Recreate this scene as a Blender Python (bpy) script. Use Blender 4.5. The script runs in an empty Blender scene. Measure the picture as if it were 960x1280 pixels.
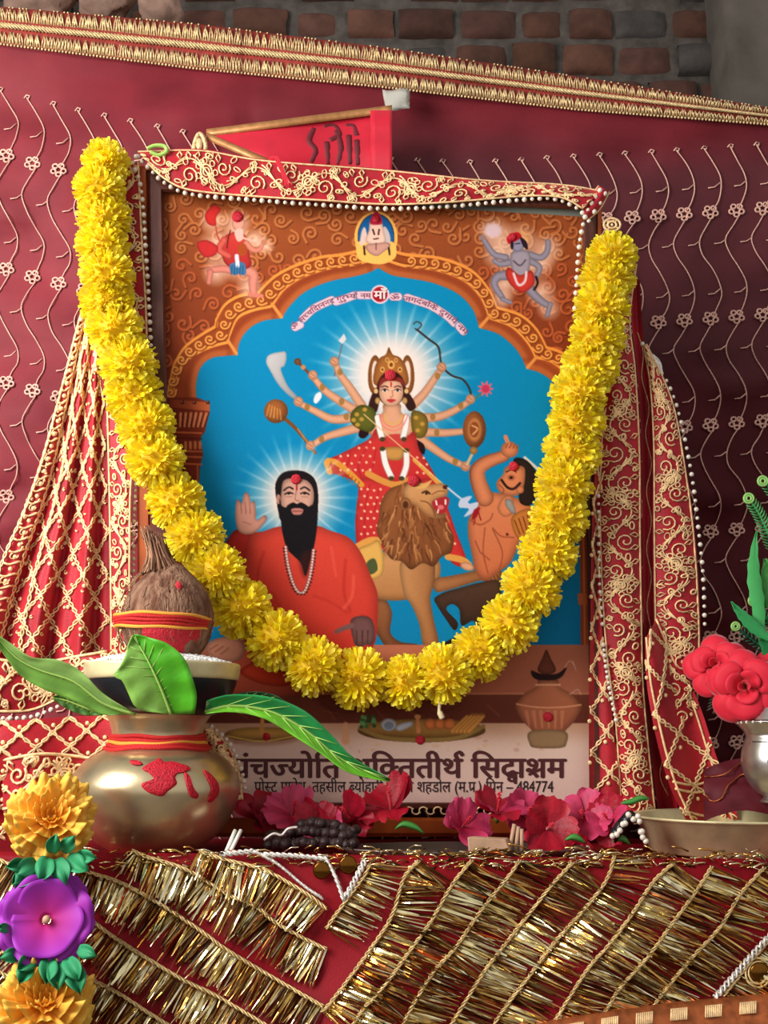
import bpy, bmesh, math, random
import numpy as np
from mathutils import Vector, Matrix, noise

random.seed(11); rng = np.random.default_rng(5)
SC = bpy.context.scene
COL = SC.collection
PI = math.pi
def srgb(r, g, b):
    f = lambda c: (c/255/12.92) if c/255 <= .04045 else ((c/255+.055)/1.055)**2.4
    return (f(r), f(g), f(b))

# ------------------------------------------------------------------ camera
FOC, CX, CY = 1400.0, 480.0, 640.0            # pixels in the 960 x 1280 frame
PITCH = math.atan(280/1400)
CAM = Vector((0, -1.45, .135))
cd = bpy.data.cameras.new('camera'); cam = bpy.data.objects.new('camera', cd); COL.objects.link(cam)
cd.sensor_fit = 'VERTICAL'; cd.sensor_height = 32; cd.lens = FOC/1280*32; cd.clip_start = .02
cam.location = CAM; cam.rotation_euler = (PI/2+PITCH, 0, 0)
SC.camera = cam
FW = Vector((0, math.cos(PITCH), math.sin(PITCH))); UP = Vector((0, -math.sin(PITCH), math.cos(PITCH))); RT = Vector((1, 0, 0))

# ------------------------------------------------------------------ world, lights, exposure
w = bpy.data.worlds.new('World'); SC.world = w; w.use_nodes = True
nt = w.node_tree; bg = nt.nodes['Background']
tc = nt.nodes.new('ShaderNodeTexCoord'); sp = nt.nodes.new('ShaderNodeSeparateXYZ'); cr = nt.nodes.new('ShaderNodeValToRGB')
mp = nt.nodes.new('ShaderNodeMapRange'); mp.inputs[1].default_value = -1; mp.inputs[2].default_value = 1
nt.links.new(tc.outputs['Generated'], sp.inputs[0]); nt.links.new(sp.outputs['Y'], mp.inputs[0])
nt.links.new(mp.outputs[0], cr.inputs[0]); nt.links.new(cr.outputs[0], bg.inputs[0])
cr.color_ramp.elements[0].position = .05; cr.color_ramp.elements[0].color = (1.0, .98, .95, 1)   # open room side, behind the viewer
cr.color_ramp.elements[1].position = .75; cr.color_ramp.elements[1].color = (.16, .15, .15, 1)
bg.inputs[1].default_value = .45
def area(name, loc, target, size, power, color=(1, 1, 1), sy=None):
    l = bpy.data.lights.new(name, 'AREA'); l.energy = power; l.color = color; l.size = size
    if sy: l.shape = 'RECTANGLE'; l.size_y = sy
    o = bpy.data.objects.new(name, l); COL.objects.link(o); o.location = loc
    o.rotation_euler = (Vector(target)-Vector(loc)).to_track_quat('-Z', 'Y').to_euler(); return o
area('left_daylight_area', (-1.15, -.98, .85), (.05, 0, .38), .75, 27, (1, .98, .95), 1.0)  # unseen area lamp for the left daylight, set near for strong falloff
SC.view_settings.view_transform = 'Standard'; SC.view_settings.look = 'None'
SC.view_settings.gamma = 1; SC.view_settings.use_curve_mapping = False
SC.view_settings.exposure = 0.5

# ------------------------------------------------------------------ helpers: points
def ray(px, py): return (FW + RT*((px-CX)/FOC) - UP*((py-CY)/FOC))
def at(px, py, Y):                             # point at depth plane Y
    d = ray(px, py); return CAM + d*((Y-CAM.y)/d.y)
def onz(px, py, Z):                            # point on a level plane
    d = ray(px, py); return CAM + d*((Z-CAM.z)/d.z)
YAW, LEAN = math.radians(5), math.radians(6)
PN = (Matrix.Rotation(YAW, 3, 'Z') @ Matrix.Rotation(LEAN, 3, 'X')) @ Vector((0, -1, 0))   # the picture faces the viewer, hung leaning forward
PO = at(480, 1042, 0.0)
def rp(px, py, off=0.0):                       # point on the plane of the picture, off metres in front of it
    d = ray(px, py); return CAM + d*(((PO+PN*off)-CAM).dot(PN)/d.dot(PN))
def cat(pts, n=6, closed=False):               # Catmull-Rom
    p = [np.array(q, float) for q in pts]; N = len(p); out = []
    R = range(N) if closed else range(N-1)
    for i in R:
        a, b, c, d = (p[(i-1) % N], p[i], p[(i+1) % N], p[(i+2) % N]) if closed else (p[max(i-1, 0)], p[i], p[i+1], p[min(i+2, N-1)])
        for k in range(n):
            t = k/n; out.append(.5*((2*b)+(c-a)*t+(2*a-5*b+4*c-d)*t*t+(3*b-a-3*c+d)*t**3))
    if not closed: out.append(p[-1])
    return out
def resample(pts, n):
    p = np.array([list(q) for q in pts], float); s = np.r_[0, np.cumsum(np.linalg.norm(np.diff(p, axis=0), axis=1))]
    t = np.linspace(0, s[-1], n); return np.stack([np.interp(t, s, p[:, k]) for k in range(p.shape[1])], 1)
def plen(pts):
    p = np.array([list(q) for q in pts], float); return np.linalg.norm(np.diff(p, axis=0), axis=1).sum()

# ------------------------------------------------------------------ helpers: objects
def tag(o, label=None, cat=None, group=None, kind=None):
    if label: o['label'] = label
    if cat: o['category'] = cat
    if group: o['group'] = group
    if kind: o['kind'] = kind
    return o
def thing(name, label, cat_, loc=(0, 0, 0), group=None):
    o = bpy.data.objects.new(name, None); COL.objects.link(o); o.location = loc; o.empty_display_size = .02
    return tag(o, label, cat_, group)
class MB:
    def __init__(s): s.v = []; s.f = []; s.c = []; s.m = []; s.mi = 0; s.col = None
    def vert(s, p): s.v.append((p[0], p[1], p[2])); s.c.append(s.col or (1, 1, 1)); return len(s.v)-1
    def face(s, *i): s.f.append(i); s.m.append(s.mi)
    def grid(s, rows, cu=False, cv=False, flip=False):
        ids = [[s.vert(p) for p in r] for r in rows]; n = len(ids); m = len(ids[0])
        for i in range(n if cv else n-1):
            for j in range(m if cu else m-1):
                q = (ids[i][j], ids[i][(j+1) % m], ids[(i+1) % n][(j+1) % m], ids[(i+1) % n][j])
                s.face(*(q[::-1] if flip else q))
        return ids
    def tube(s, pts, r, n=5, cap=True, closed=False):
        P = [Vector(p) for p in pts]; N = len(P)
        if N < 2: return
        rs = r if hasattr(r, '__len__') else [r]*N
        rings = []; prev = None
        for i in range(N):
            a = P[(i-1) % N] if closed else P[max(i-1, 0)]; b = P[(i+1) % N] if closed else P[min(i+1, N-1)]
            t = (b-a)
            if t.length < 1e-9: t = Vector((0, 0, 1))
            t.normalize()
            if prev is None:
                x = t.cross(Vector((0, 1, 0)))
                if x.length < .1: x = t.cross(Vector((1, 0, 0)))
            else:
                x = prev - t*prev.dot(t)
                if x.length < 1e-6: x = t.cross(Vector((.3, .5, .8)))
            x.normalize(); prev = x; y = t.cross(x)
            rings.append([s.vert(P[i]+(x*math.cos(2*PI*k/n)+y*math.sin(2*PI*k/n))*rs[i]) for k in range(n)])
        for i in range(N if closed else N-1):
            A, B = rings[i], rings[(i+1) % N]
            for k in range(n): s.face(A[k], A[(k+1) % n], B[(k+1) % n], B[k])
        if cap and not closed: s.face(*rings[0][::-1]); s.face(*rings[-1])
    def lathe(s, prof, n=48, c=(0, 0, 0), ax=None):
        M = ax or Matrix.Identity(3); C = Vector(c)
        s.grid([[C + M @ Vector((r*math.cos(2*PI*k/n), r*math.sin(2*PI*k/n), z)) for k in range(n)] for r, z in prof], cu=True)
    def ball(s, c, r, nu=8, nv=6, sc=(1, 1, 1), M=None):
        C = Vector(c); M = M or Matrix.Identity(3)
        top = s.vert(C + M @ Vector((0, 0, r*sc[2]))); bot = s.vert(C + M @ Vector((0, 0, -r*sc[2]))); R = []
        for i in range(1, nv):
            a = PI*i/nv
            R.append([s.vert(C + M @ Vector((r*sc[0]*math.sin(a)*math.cos(2*PI*k/nu), r*sc[1]*math.sin(a)*math.sin(2*PI*k/nu), r*sc[2]*math.cos(a)))) for k in range(nu)])
        for k in range(nu):
            s.face(top, R[0][k], R[0][(k+1) % nu]); s.face(bot, R[-1][(k+1) % nu], R[-1][k])
        for i in range(len(R)-1):
            for k in range(nu): s.face(R[i][k], R[i+1][k], R[i+1][(k+1) % nu], R[i][(k+1) % nu])
    def box(s, p8):                            # 8 points: bottom 4, top 4
        i = [s.vert(p) for p in p8]
        for q in ((3, 2, 1, 0), (4, 5, 6, 7), (0, 1, 5, 4), (1, 2, 6, 5), (2, 3, 7, 6), (3, 0, 4, 7)): s.face(*[i[k] for k in q])
    def build(s, name, mats, parent=None, smooth=True, loc=None, solid=0, sub=0, bevel=0):
        me = bpy.data.meshes.new(name)
        base = Vector(loc) if loc is not None else (world_loc(parent) if parent else Vector((0, 0, 0)))
        v = np.array(s.v, float) - np.array(base)
        me.from_pydata(v.tolist(), [], s.f)
        if s.col is not None or any(c != (1, 1, 1) for c in s.c):
            a = me.color_attributes.new('col', 'FLOAT_COLOR', 'POINT')
            c = np.ones((len(s.v), 4), np.float32); c[:, :3] = np.array(s.c); a.data.foreach_set('color', c.ravel())
        ml = mats if isinstance(mats, (list, tuple)) else [mats]
        for m in ml: me.materials.append(m)
        if len(ml) > 1: me.polygons.foreach_set('material_index', s.m)
        if smooth: me.polygons.foreach_set('use_smooth', [True]*len(s.f))
        me.update()
        o = bpy.data.objects.new(name, me); COL.objects.link(o)
        if parent: o.parent = parent; o.location = (0, 0, 0) if loc is None else base-world_loc(parent)
        else: o.location = base
        if solid: md = o.modifiers.new('solid', 'SOLIDIFY'); md.thickness = solid; md.offset = 0
        if bevel: md = o.modifiers.new('bevel', 'BEVEL'); md.width = bevel; md.segments = 2
        if sub: md = o.modifiers.new('sub', 'SUBSURF'); md.levels = sub; md.render_levels = sub
        return o
def world_loc(o):
    l = Vector(o.location)
    while o.parent: o = o.parent; l += o.location
    return l
def copy_tree(o, parent=None):
    c = o.copy(); COL.objects.link(c)
    if parent: c.parent = parent
    for ch in list(o.children): copy_tree(ch, c)
    return c

# ------------------------------------------------------------------ materials
def mat(name, col, rough=.6, metal=0, spec=.4, vary=0, vscale=40, bump=0, bscale=200, attr=False, trans=0, sheen=0, coat=0, alt=None, stretch=None):
    m = bpy.data.materials.new(name); m.use_nodes = True; n = m.node_tree; b = n.nodes['Principled BSDF']
    b.inputs['Base Color'].default_value = (*col, 1); b.inputs['Roughness'].default_value = rough; b.inputs['Metallic'].default_value = metal
    b.inputs['Specular IOR Level'].default_value = spec
    if sheen: b.inputs['Sheen Weight'].default_value = sheen; b.inputs['Sheen Roughness'].default_value = .4
    if coat: b.inputs['Coat Weight'].default_value = coat
    out = None
    if attr:
        a = n.nodes.new('ShaderNodeVertexColor'); a.layer_name = 'col'; out = a.outputs[0]
    co = n.nodes.new('ShaderNodeTexCoord'); vec = co.outputs['Object']
    if stretch:
        mpn = n.nodes.new('ShaderNodeMapping'); mpn.inputs['Scale'].default_value = stretch; n.links.new(vec, mpn.inputs[0]); vec = mpn.outputs[0]
    if vary or alt:
        t = n.nodes.new('ShaderNodeTexNoise'); t.inputs['Scale'].default_value = vscale; t.inputs['Detail'].default_value = 5
        n.links.new(vec, t.inputs['Vector'])
        if alt:
            mx = n.nodes.new('ShaderNodeMix'); mx.data_type = 'RGBA'; mr = n.nodes.new('ShaderNodeMapRange')
            mr.inputs[1].default_value = .38; mr.inputs[2].default_value = .62
            n.links.new(t.outputs[0], mr.inputs[0]); n.links.new(mr.outputs[0], mx.inputs['Factor'])
            mx.inputs['A'].default_value = (*col, 1); mx.inputs['B'].default_value = (*alt, 1)
            if out: n.links.new(out, mx.inputs['A'])
            out = mx.outputs['Result']
        else:
            h = n.nodes.new('ShaderNodeHueSaturation'); mr = n.nodes.new('ShaderNodeMapRange')
            mr.inputs[1].default_value = .3; mr.inputs[2].default_value = .7; mr.inputs[3].default_value = 1-vary; mr.inputs[4].default_value = 1+vary
            n.links.new(t.outputs[0], mr.inputs[0]); n.links.new(mr.outputs[0], h.inputs['Value'])
            if out: n.links.new(out, h.inputs['Color'])
            else: h.inputs['Color'].default_value = (*col, 1)
            out = h.outputs[0]
    if out: n.links.new(out, b.inputs['Base Color'])
    if bump:
        t2 = n.nodes.new('ShaderNodeTexNoise'); t2.inputs['Scale'].default_value = bscale; t2.inputs['Detail'].default_value = 4
        n.links.new(vec, t2.inputs['Vector']); bp = n.nodes.new('ShaderNodeBump'); bp.inputs['Strength'].default_value = bump; bp.inputs['Distance'].default_value = .004
        n.links.new(t2.outputs[0], bp.inputs['Height']); n.links.new(bp.outputs[0], b.inputs['Normal'])
    if trans:
        tr = n.nodes.new('ShaderNodeBsdfTranslucent'); ms = n.nodes.new('ShaderNodeMixShader'); ms.inputs[0].default_value = trans
        if out: n.links.new(out, tr.inputs[0])
        else: tr.inputs[0].default_value = (*col, 1)
        o = n.nodes['Material Output']; n.links.new(b.outputs[0], ms.inputs[1]); n.links.new(tr.outputs[0], ms.inputs[2]); n.links.new(ms.outputs[0], o.inputs[0])
    return m
M = dict(
 brick=mat('brick', srgb(112, 66, 50), .95, attr=True, vary=.35, vscale=18, bump=.8, bscale=60),
 mortar=mat('mortar', srgb(88, 80, 74), 1, vary=.4, vscale=25, bump=1, bscale=50),
 concrete=mat('concrete', srgb(96, 88, 80), .95, vary=.25, vscale=10, bump=.5, bscale=40),
 curtain=mat('maroon sheer cloth', srgb(124, 28, 42), .65, spec=.2, attr=True, vary=.22, vscale=9, bump=.15, bscale=700),
 maroon=mat('maroon cloth', srgb(88, 10, 24), .65, vary=.2, vscale=12),
 vine=mat('pale pink thread', srgb(226, 176, 158), .6, vary=.2, vscale=300),
 gold_th=mat('gold thread', srgb(252, 214, 160), .5, metal=.1, vary=.3, vscale=160),
 zari=mat('antique gold zari', srgb(226, 198, 146), .45, metal=.3, vary=.4, vscale=260),
 zarired=mat('red ground of the zari band', srgb(140, 42, 32), .6, vary=.3, vscale=120),
 red=mat('red satin', srgb(176, 18, 36), .55, sheen=.2, vary=.25, vscale=22, bump=.15, bscale=500),
 altarred=mat('crimson altar satin', srgb(132, 8, 22), .6, spec=.15, vary=.2, vscale=16, bump=.1, bscale=400),
 pearl=mat('white pearl', srgb(236, 226, 208), .25, spec=.7, metal=.1),
 frame=mat('dark brown wood', srgb(92, 46, 36), .4, vary=.3, vscale=14, stretch=(20, 20, 1)),
 frameor=mat('orange gilt wood', srgb(172, 80, 28), .45, vary=.25, vscale=30),
 grey=mat('grey backing board', srgb(140, 142, 130), .6),
 prnt=mat('printed picture paper', (1, 1, 1), .6, spec=.08, attr=True),
 ink=mat('dark brown ink', srgb(84, 34, 36), .6), inkb=mat('black ink', srgb(54, 34, 36), .6),
 inkw=mat('white ink', srgb(240, 215, 210), .6), inkp=mat('plum ink', srgb(150, 70, 100), .6),
 verm=mat('vermilion powder paste', srgb(190, 12, 38), .55, vary=.25, vscale=300, bump=.6, bscale=500),
 mari=mat('yellow marigold petal', srgb(250, 202, 8), .55, attr=True, trans=.3),
 thread=mat('off white cotton thread', srgb(232, 214, 170), .8),
 brass=mat('tarnished brass', srgb(206, 186, 148), .3, metal=.85, vary=.3, vscale=14, bump=.06, bscale=60),
 brassplate=mat('scuffed brass plate', srgb(222, 208, 160), .45, metal=.4, vary=.22, vscale=30, bump=.08, bscale=90),
 black=mat('black enamel', srgb(24, 26, 32), .32, spec=.5),
 rice=mat('white rice', srgb(236, 236, 232), .6),
 husk=mat('coconut shell', srgb(106, 66, 48), .9, alt=srgb(150, 112, 88), vscale=26, bump=1, bscale=90, stretch=(4, 4, 1)),
 fibre=mat('coconut fibre', srgb(138, 96, 70), .9, attr=True),
 mred=mat('red sacred thread', srgb(196, 30, 30), .7, bump=.4, bscale=600), myel=mat('yellow sacred thread', srgb(236, 160, 60), .7),
 leaf=mat('green leaf', srgb(74, 150, 40), .35, spec=.5, attr=True, vary=.15, vscale=30, trans=.15, bump=.12, bscale=120),
 vein=mat('pale leaf rib', srgb(160, 196, 96), .5),
 hib=mat('crimson petal', srgb(196, 14, 48), .5, attr=True, trans=.12, bump=.3, bscale=140),
 rose=mat('red fabric petal', srgb(228, 32, 58), .65, trans=.1, sheen=.3),
 plasgreen=mat('green plastic leaf', srgb(40, 130, 62), .4, attr=True),
 orange=mat('orange fabric petal', srgb(250, 158, 24), .65, attr=True, trans=.15),
 purple=mat('violet fabric petal', srgb(176, 36, 176), .6, attr=True, trans=.12),
 teal=mat('sea green fabric leaf', srgb(48, 150, 98), .6, trans=.1, vary=.15),
 tinsel=mat('metallic gold tinsel', srgb(220, 180, 100), .22, metal=.92, attr=True),
 braid=mat('gold braid', srgb(206, 176, 120), .45, metal=.4, vary=.3, vscale=300),
 silver=mat('silver', srgb(200, 198, 194), .3, metal=.95, vary=.15, vscale=30),
 lace=mat('silver lace', srgb(224, 216, 206), .4, metal=.5, vary=.3, vscale=400),
 sequin=mat('amber sequin', srgb(120, 76, 24), .18, metal=.9),
 dark=mat('dark brown bead', srgb(46, 26, 26), .5, bump=.5, bscale=250),
 steel=mat('dull steel', srgb(110, 100, 92), .4, metal=.8),
 clay=mat('pale wood', srgb(190, 150, 120), .7, vary=.2),
 white=mat('white wax', srgb(240, 238, 226), .4),
 flagred=mat('red flag cloth', srgb(196, 20, 46), .6, sheen=.2, vary=.15, vscale=20),
 flagprint=mat('dark flag print', srgb(104, 26, 36), .7), flaggold=mat('dull gold ribbon', srgb(186, 130, 80), .45, metal=.4, vary=.2, vscale=100),
 copper=mat('copper brocade', srgb(170, 92, 50), .4, metal=.6, vary=.35, vscale=120),
 tape=mat('clear tape', srgb(200, 196, 184), .12, spec=.8, metal=.3),
 stone=mat('pale pinkish stone', srgb(176, 140, 122), .9, vary=.35, vscale=14, bump=1, bscale=40),
 floor=mat('dusty cement floor', srgb(120, 108, 96), .9, vary=.2, vscale=6),
)
# ------------------------------------------------------------------ setting: floor, platform, brick wall, pillar
b = MB(); b.box([Vector(p) for p in ((-2.5, -3.2, -.62), (2.5, -3.2, -.62), (2.5, 1.3, -.62), (-2.5, 1.3, -.62), (-2.5, -3.2, -.55), (2.5, -3.2, -.55), (2.5, 1.3, -.55), (-2.5, 1.3, -.55))])
tag(b.build('floor', M['floor'], smooth=False), kind='structure')
b = MB(); b.box([Vector(p) for p in ((-.9, -.235, -.55), (1.0, -.235, -.55), (1.0, .13, -.55), (-.9, .13, -.55), (-.9, -.235, -.006), (1.0, -.235, -.006), (1.0, .13, -.006), (-.9, .13, -.006))])
tag(b.build('altar_platform', M['concrete'], smooth=False), kind='structure')
WY = 1.0
b = MB(); b.box([Vector(p) for p in ((-1.6, WY, -.55), (1.9, WY, -.55), (1.9, WY+.15, -.55), (-1.6, WY+.15, -.55), (-1.6, WY, 2.2), (1.9, WY, 2.2), (1.9, WY+.15, 2.2), (-1.6, WY+.15, 2.2))])
wall = tag(b.build('wall_back', M['mortar'], smooth=False), kind='structure')
b = MB(); r_ = random.Random(8); row = 0; z = 1.30
while z < 2.1:                                 # courses of worn bricks
    x = -1.1-(.06 if row % 2 else 0)
    while x < 1.3:
        wd = r_.choice((.11, .118, .102, .13)) if r_.random() < .9 else .09; hh = .084+r_.uniform(-.006, .004)
        g = r_.uniform(.5, 1.15); t = r_.random(); b.col = (.115*g+.03*t, .05*g+.01*t, .036*g)
        if r_.random() < .14: b.col = (.07, .06, .054)
        y0 = WY-.022+r_.uniform(-.012, .014); n = 5; jx = lambda: r_.uniform(-.006, .006)
        rows = []
        for i in range(n+1):
            rows.append([Vector((x+jx()*.5+wd*j/n*1.0, y0+r_.uniform(-.003, .003)+(.014 if i in (0, n) or j in (0, n) else 0), z+hh*i/n+jx()*.5)) for j in range(n+1)])
        rows = [[p+Vector((0, .06, 0)) for p in rows[0]]]+rows+[[p+Vector((0, .06, 0)) for p in rows[-1]]]
        b.grid(rows)
        x += wd+r_.uniform(.012, .024)
    z += .1+r_.uniform(-.003, .003); row += 1
b.col = None
b.build('brickwork', M['brick'], wall, sub=1)
b = MB(); n = 14
rows = []
for i in range(30):
    zz = 1.1+i*.035; rows.append([at(px+2*math.sin(i*1.1), 70, .85)*1 if 0 else Vector((at(px, 70, .86).x+.004*noise.noise(Vector((px*.1, i*.4, 0))), y+.006*noise.noise(Vector((i*.5, px*.07, 3))), zz)) for px, y in ((908, .99), (909, .86), (925, .858), (945, .86), (970, .858), (1000, .86), (1001, .99))])
b.grid(rows); tag(b.build('trim_1', M['concrete']), kind='structure')
b = MB(); b.box([Vector(p) for p in ((-1.2, .78, -.55), (-.28, .78, -.55), (-.28, .99, -.55), (-1.2, .99, -.55), (-1.2, .78, 1.33), (-.28, .78, 1.33), (-.28, .99, 1.33), (-1.2, .99, 1.33))])
tag(b.build('trim_2', M['mortar'], smooth=False), kind='structure')
for k, (px, py, rx, ry, lb) in enumerate(((40, -2, 50, 34, 'big pale pinkish stone at the far left above the gold band'), (128, -4, 42, 34, 'pale lumpy stone between two others above the gold band'), (200, 14, 30, 24, 'small rounded stone at the right end of the pale stones above the gold band'))):
    c = at(px, py, .85); s_ = 2.3/FOC; b = MB(); b.ball((c.x, c.y, c.z), 1, 28, 18, (rx*s_, .06, ry*s_))
    out = []
    for v in b.v:
        d = Vector(v)-c; q = 1+.5*noise.noise(Vector(v)*13+Vector((k*3, 0, 0)))+.2*noise.noise(Vector(v)*40)+.08*noise.noise(Vector(v)*110); out.append(tuple(c+d*q))
    b.v = out; o = b.build('stone', M['stone'], loc=c); tag(o, lb, 'stone', 'pale stones behind the curtain top')
# ------------------------------------------------------------------ the printed picture: a fine grid whose vertices carry the print's colours
class Paint:
    def __init__(s, x0, y0, x1, y1, S):
        s.x0, s.y0, s.S = x0, y0, S; s.w = int((x1-x0)*S); s.h = int((y1-y0)*S)
        s.im = np.zeros((s.h, s.w, 3)); s.im[:] = (150, 75, 38)
        s.X, s.Y = np.meshgrid(x0+(np.arange(s.w)+.5)/S, y0+(np.arange(s.h)+.5)/S)
    def win(s, xa, ya, xb, yb):
        i0 = max(0, int((ya-s.y0)*s.S)-2); i1 = min(s.h, int((yb-s.y0)*s.S)+3); j0 = max(0, int((xa-s.x0)*s.S)-2); j1 = min(s.w, int((xb-s.x0)*s.S)+3)
        return slice(i0, max(i0, i1)), slice(j0, max(j0, j1))
    @staticmethod
    def blur(m, r):
        for ax in (0, 1):
            for _ in range(2):
                k = int(max(1, r)); p = np.pad(m, [(k+1, k) if a == ax else (0, 0) for a in (0, 1)], mode='edge')
                c = np.cumsum(p, axis=ax); n = 2*k+1
                m = (np.take(c, range(n, n+m.shape[ax]), ax)-np.take(c, range(0, m.shape[ax]), ax))/n
        return m
    def mask(s, p, W):
        X, Y = s.X[W], s.Y[W]; out = np.zeros(X.shape)
        for dx in (-.25, .25):
            for dy in (-.25, .25):
                x = X+dx/s.S; y = Y+dy/s.S; ins = np.zeros(X.shape, bool)
                for i in range(len(p)):
                    (ax, ay), (bx, by) = p[i-1], p[i]
                    if ay == by: continue
                    lo, hi = min(ay, by), max(ay, by)
                    r0 = np.searchsorted(Y[:, 0], lo-1); r1 = np.searchsorted(Y[:, 0], hi+1)
                    if r0 >= r1: continue
                    yy = y[r0:r1]; c = ((ay > yy) != (by > yy)) & (x[r0:r1] < (bx-ax)*(yy-ay)/(by-ay)+ax); ins[r0:r1] ^= c
                out += ins
        return out/4
    def fill(s, pts, col, col2=None, ang=90, rim=0, rk=.35, f=0, sm=True, a=1., lit=None):
        p = np.array(cat(pts, 5, True) if sm else pts, float); pad = 3+f+rim
        W = s.win(p[:, 0].min()-pad, p[:, 1].min()-pad, p[:, 0].max()+pad, p[:, 1].max()+pad)
        if s.X[W].size == 0: return
        m = s.mask(p, W); X, Y = s.X[W], s.Y[W]; c = np.zeros(X.shape+(3,)); c[:] = col
        if col2 is not None:
            dx, dy = math.cos(math.radians(ang)), math.sin(math.radians(ang)); d = p@np.array([dx, dy]); t = np.clip((X*dx+Y*dy-d.min())/(d.max()-d.min()+1e-9), 0, 1)[..., None]
            c = c*(1-t)+np.array(col2, float)*t
        if rim:
            b = s.blur(m, rim*s.S); c = c*(1-rk*np.clip(1.6*(1-b), 0, 1)[..., None])
            if lit: b2 = np.roll(b, (int(lit[1]), int(lit[0])), (0, 1)); c = c*(1+np.clip((b2-b), -.5, .5)[..., None]*.6)
        if f: m = s.blur(m, f*s.S)
        m = (m*a)[..., None]; s.im[W] = s.im[W]*(1-m)+np.clip(c, 0, 255)*m
    def stroke(s, pts, wd, col, a=1., sm=True, f=.6, rk=0, dash=0):
        p = np.array(cat(pts, 5) if sm and len(pts) > 2 else pts, float); n = len(p); wr = np.linspace(*wd, n) if hasattr(wd, '__len__') and len(wd) == 2 else (np.interp(np.linspace(0, 1, n), np.linspace(0, 1, len(wd)), wd) if hasattr(wd, '__len__') else np.full(n, float(wd)))
        pad = wr.max()+2; W = s.win(p[:, 0].min()-pad, p[:, 1].min()-pad, p[:, 0].max()+pad, p[:, 1].max()+pad); X, Y = s.X[W], s.Y[W]
        if X.size == 0: return
        D = np.full(X.shape, 1e9); Q = np.zeros(X.shape)
        for i in range(n-1):
            a0, b0 = p[i], p[i+1]; d = b0-a0; L = d@d+1e-9
            t = np.clip(((X-a0[0])*d[0]+(Y-a0[1])*d[1])/L, 0, 1); r = np.hypot(X-a0[0]-t*d[0], Y-a0[1]-t*d[1]); w_ = (wr[i]*(1-t)+wr[i+1]*t)/2
            k = r-w_; up = k < D; D = np.where(up, k, D); Q = np.where(up, r/(w_+1e-6), Q)
        m = (np.clip(.5-D/f, 0, 1)*a)[..., None]; c = np.zeros(X.shape+(3,)); c[:] = col
        if rk: c = c*(1-rk*np.clip(Q, 0, 1)[..., None]**2)
        s.im[W] = s.im[W]*(1-m)+c*m
    def ell(s, x, y, rx, ry, col, rot=0, **k):
        t = np.linspace(0, 2*PI, 20, endpoint=False); c, sn = math.cos(rot), math.sin(rot)
        s.fill([(x+rx*math.cos(q)*c-ry*math.sin(q)*sn, y+rx*math.cos(q)*sn+ry*math.sin(q)*c) for q in t], col, **k)
    def glow(s, x, y, r, col, p=1.5, a=1., core=0.):
        W = s.win(x-r, y-r, x+r, y+r); d = np.hypot(s.X[W]-x, s.Y[W]-y)/r; m = (np.clip((1-d)/(1-core), 0, 1)**p*a)[..., None]; s.im[W] = s.im[W]*(1-m)+np.array(col, float)*m
    def rays(s, x, y, r0, r1, n, col, a=.35):
        W = s.win(x-r1, y-r1, x+r1, y+r1); dx, dy = s.X[W]-x, s.Y[W]-y; d = np.hypot(dx, dy); an = np.arctan2(dy, dx)
        m = np.clip(np.cos(an*n)*.5+.5, 0, 1)**6*np.clip((r1-d)/(r1-r0), 0, 1)*np.clip((d-r0*.5)/(r0*.5), 0, 1)*a
        s.im[W] = s.im[W]*(1-m[..., None])+np.array(col, float)*m[..., None]
    def spiral(s, x, y, r, a0, turns, wd, col, dirn=1, tail=0, hl=None):
        n = 22; pts = []
        for i in range(n+1):
            t = i/n; q = a0+dirn*turns*2*PI*t; rr = r*(1-t*.86); pts.append((x+rr*math.cos(q), y+rr*math.sin(q)))
        if tail:
            q = a0-dirn*.9; pts = [(x+r*1.0*math.cos(a0)+tail*math.cos(a0-dirn*PI/2), y+r*math.sin(a0)+tail*math.sin(a0-dirn*PI/2))]+pts
        if hl: s.stroke([(u+1.2, v+1.4) for u, v in pts], wd*1.15, hl, a=.75)
        s.stroke(pts, wd, col)

P = Paint(196, 230, 748, 1012, 1.25)
SK, SKD, SKL = (222, 158, 122), (176, 104, 72), (236, 184, 150)
# ground of the arch with embossed scrollwork
P.im[:] = (158, 80, 38)
t_ = np.clip((P.Y-240)/230, 0, 1)[..., None]; P.im = P.im*(1-t_)+np.array((128, 50, 26.))*t_
r_ = random.Random(3); done = []
for k in range(900):
    x = r_.uniform(200, 735); y = r_.uniform(243, 490)
    if all((x-a)**2+(y-b)**2 > 15**2 for a, b in done): done.append((x, y))
for (x, y) in done:
    R_ = r_.uniform(7, 10); P.spiral(x, y, R_, r_.uniform(0, 6.28), r_.uniform(1.0, 1.5), 2.9, (190, 108, 58) if y < 330 else (182, 86, 46), r_.choice((-1, 1)), r_.uniform(6, 13), hl=(92, 38, 18))
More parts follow.
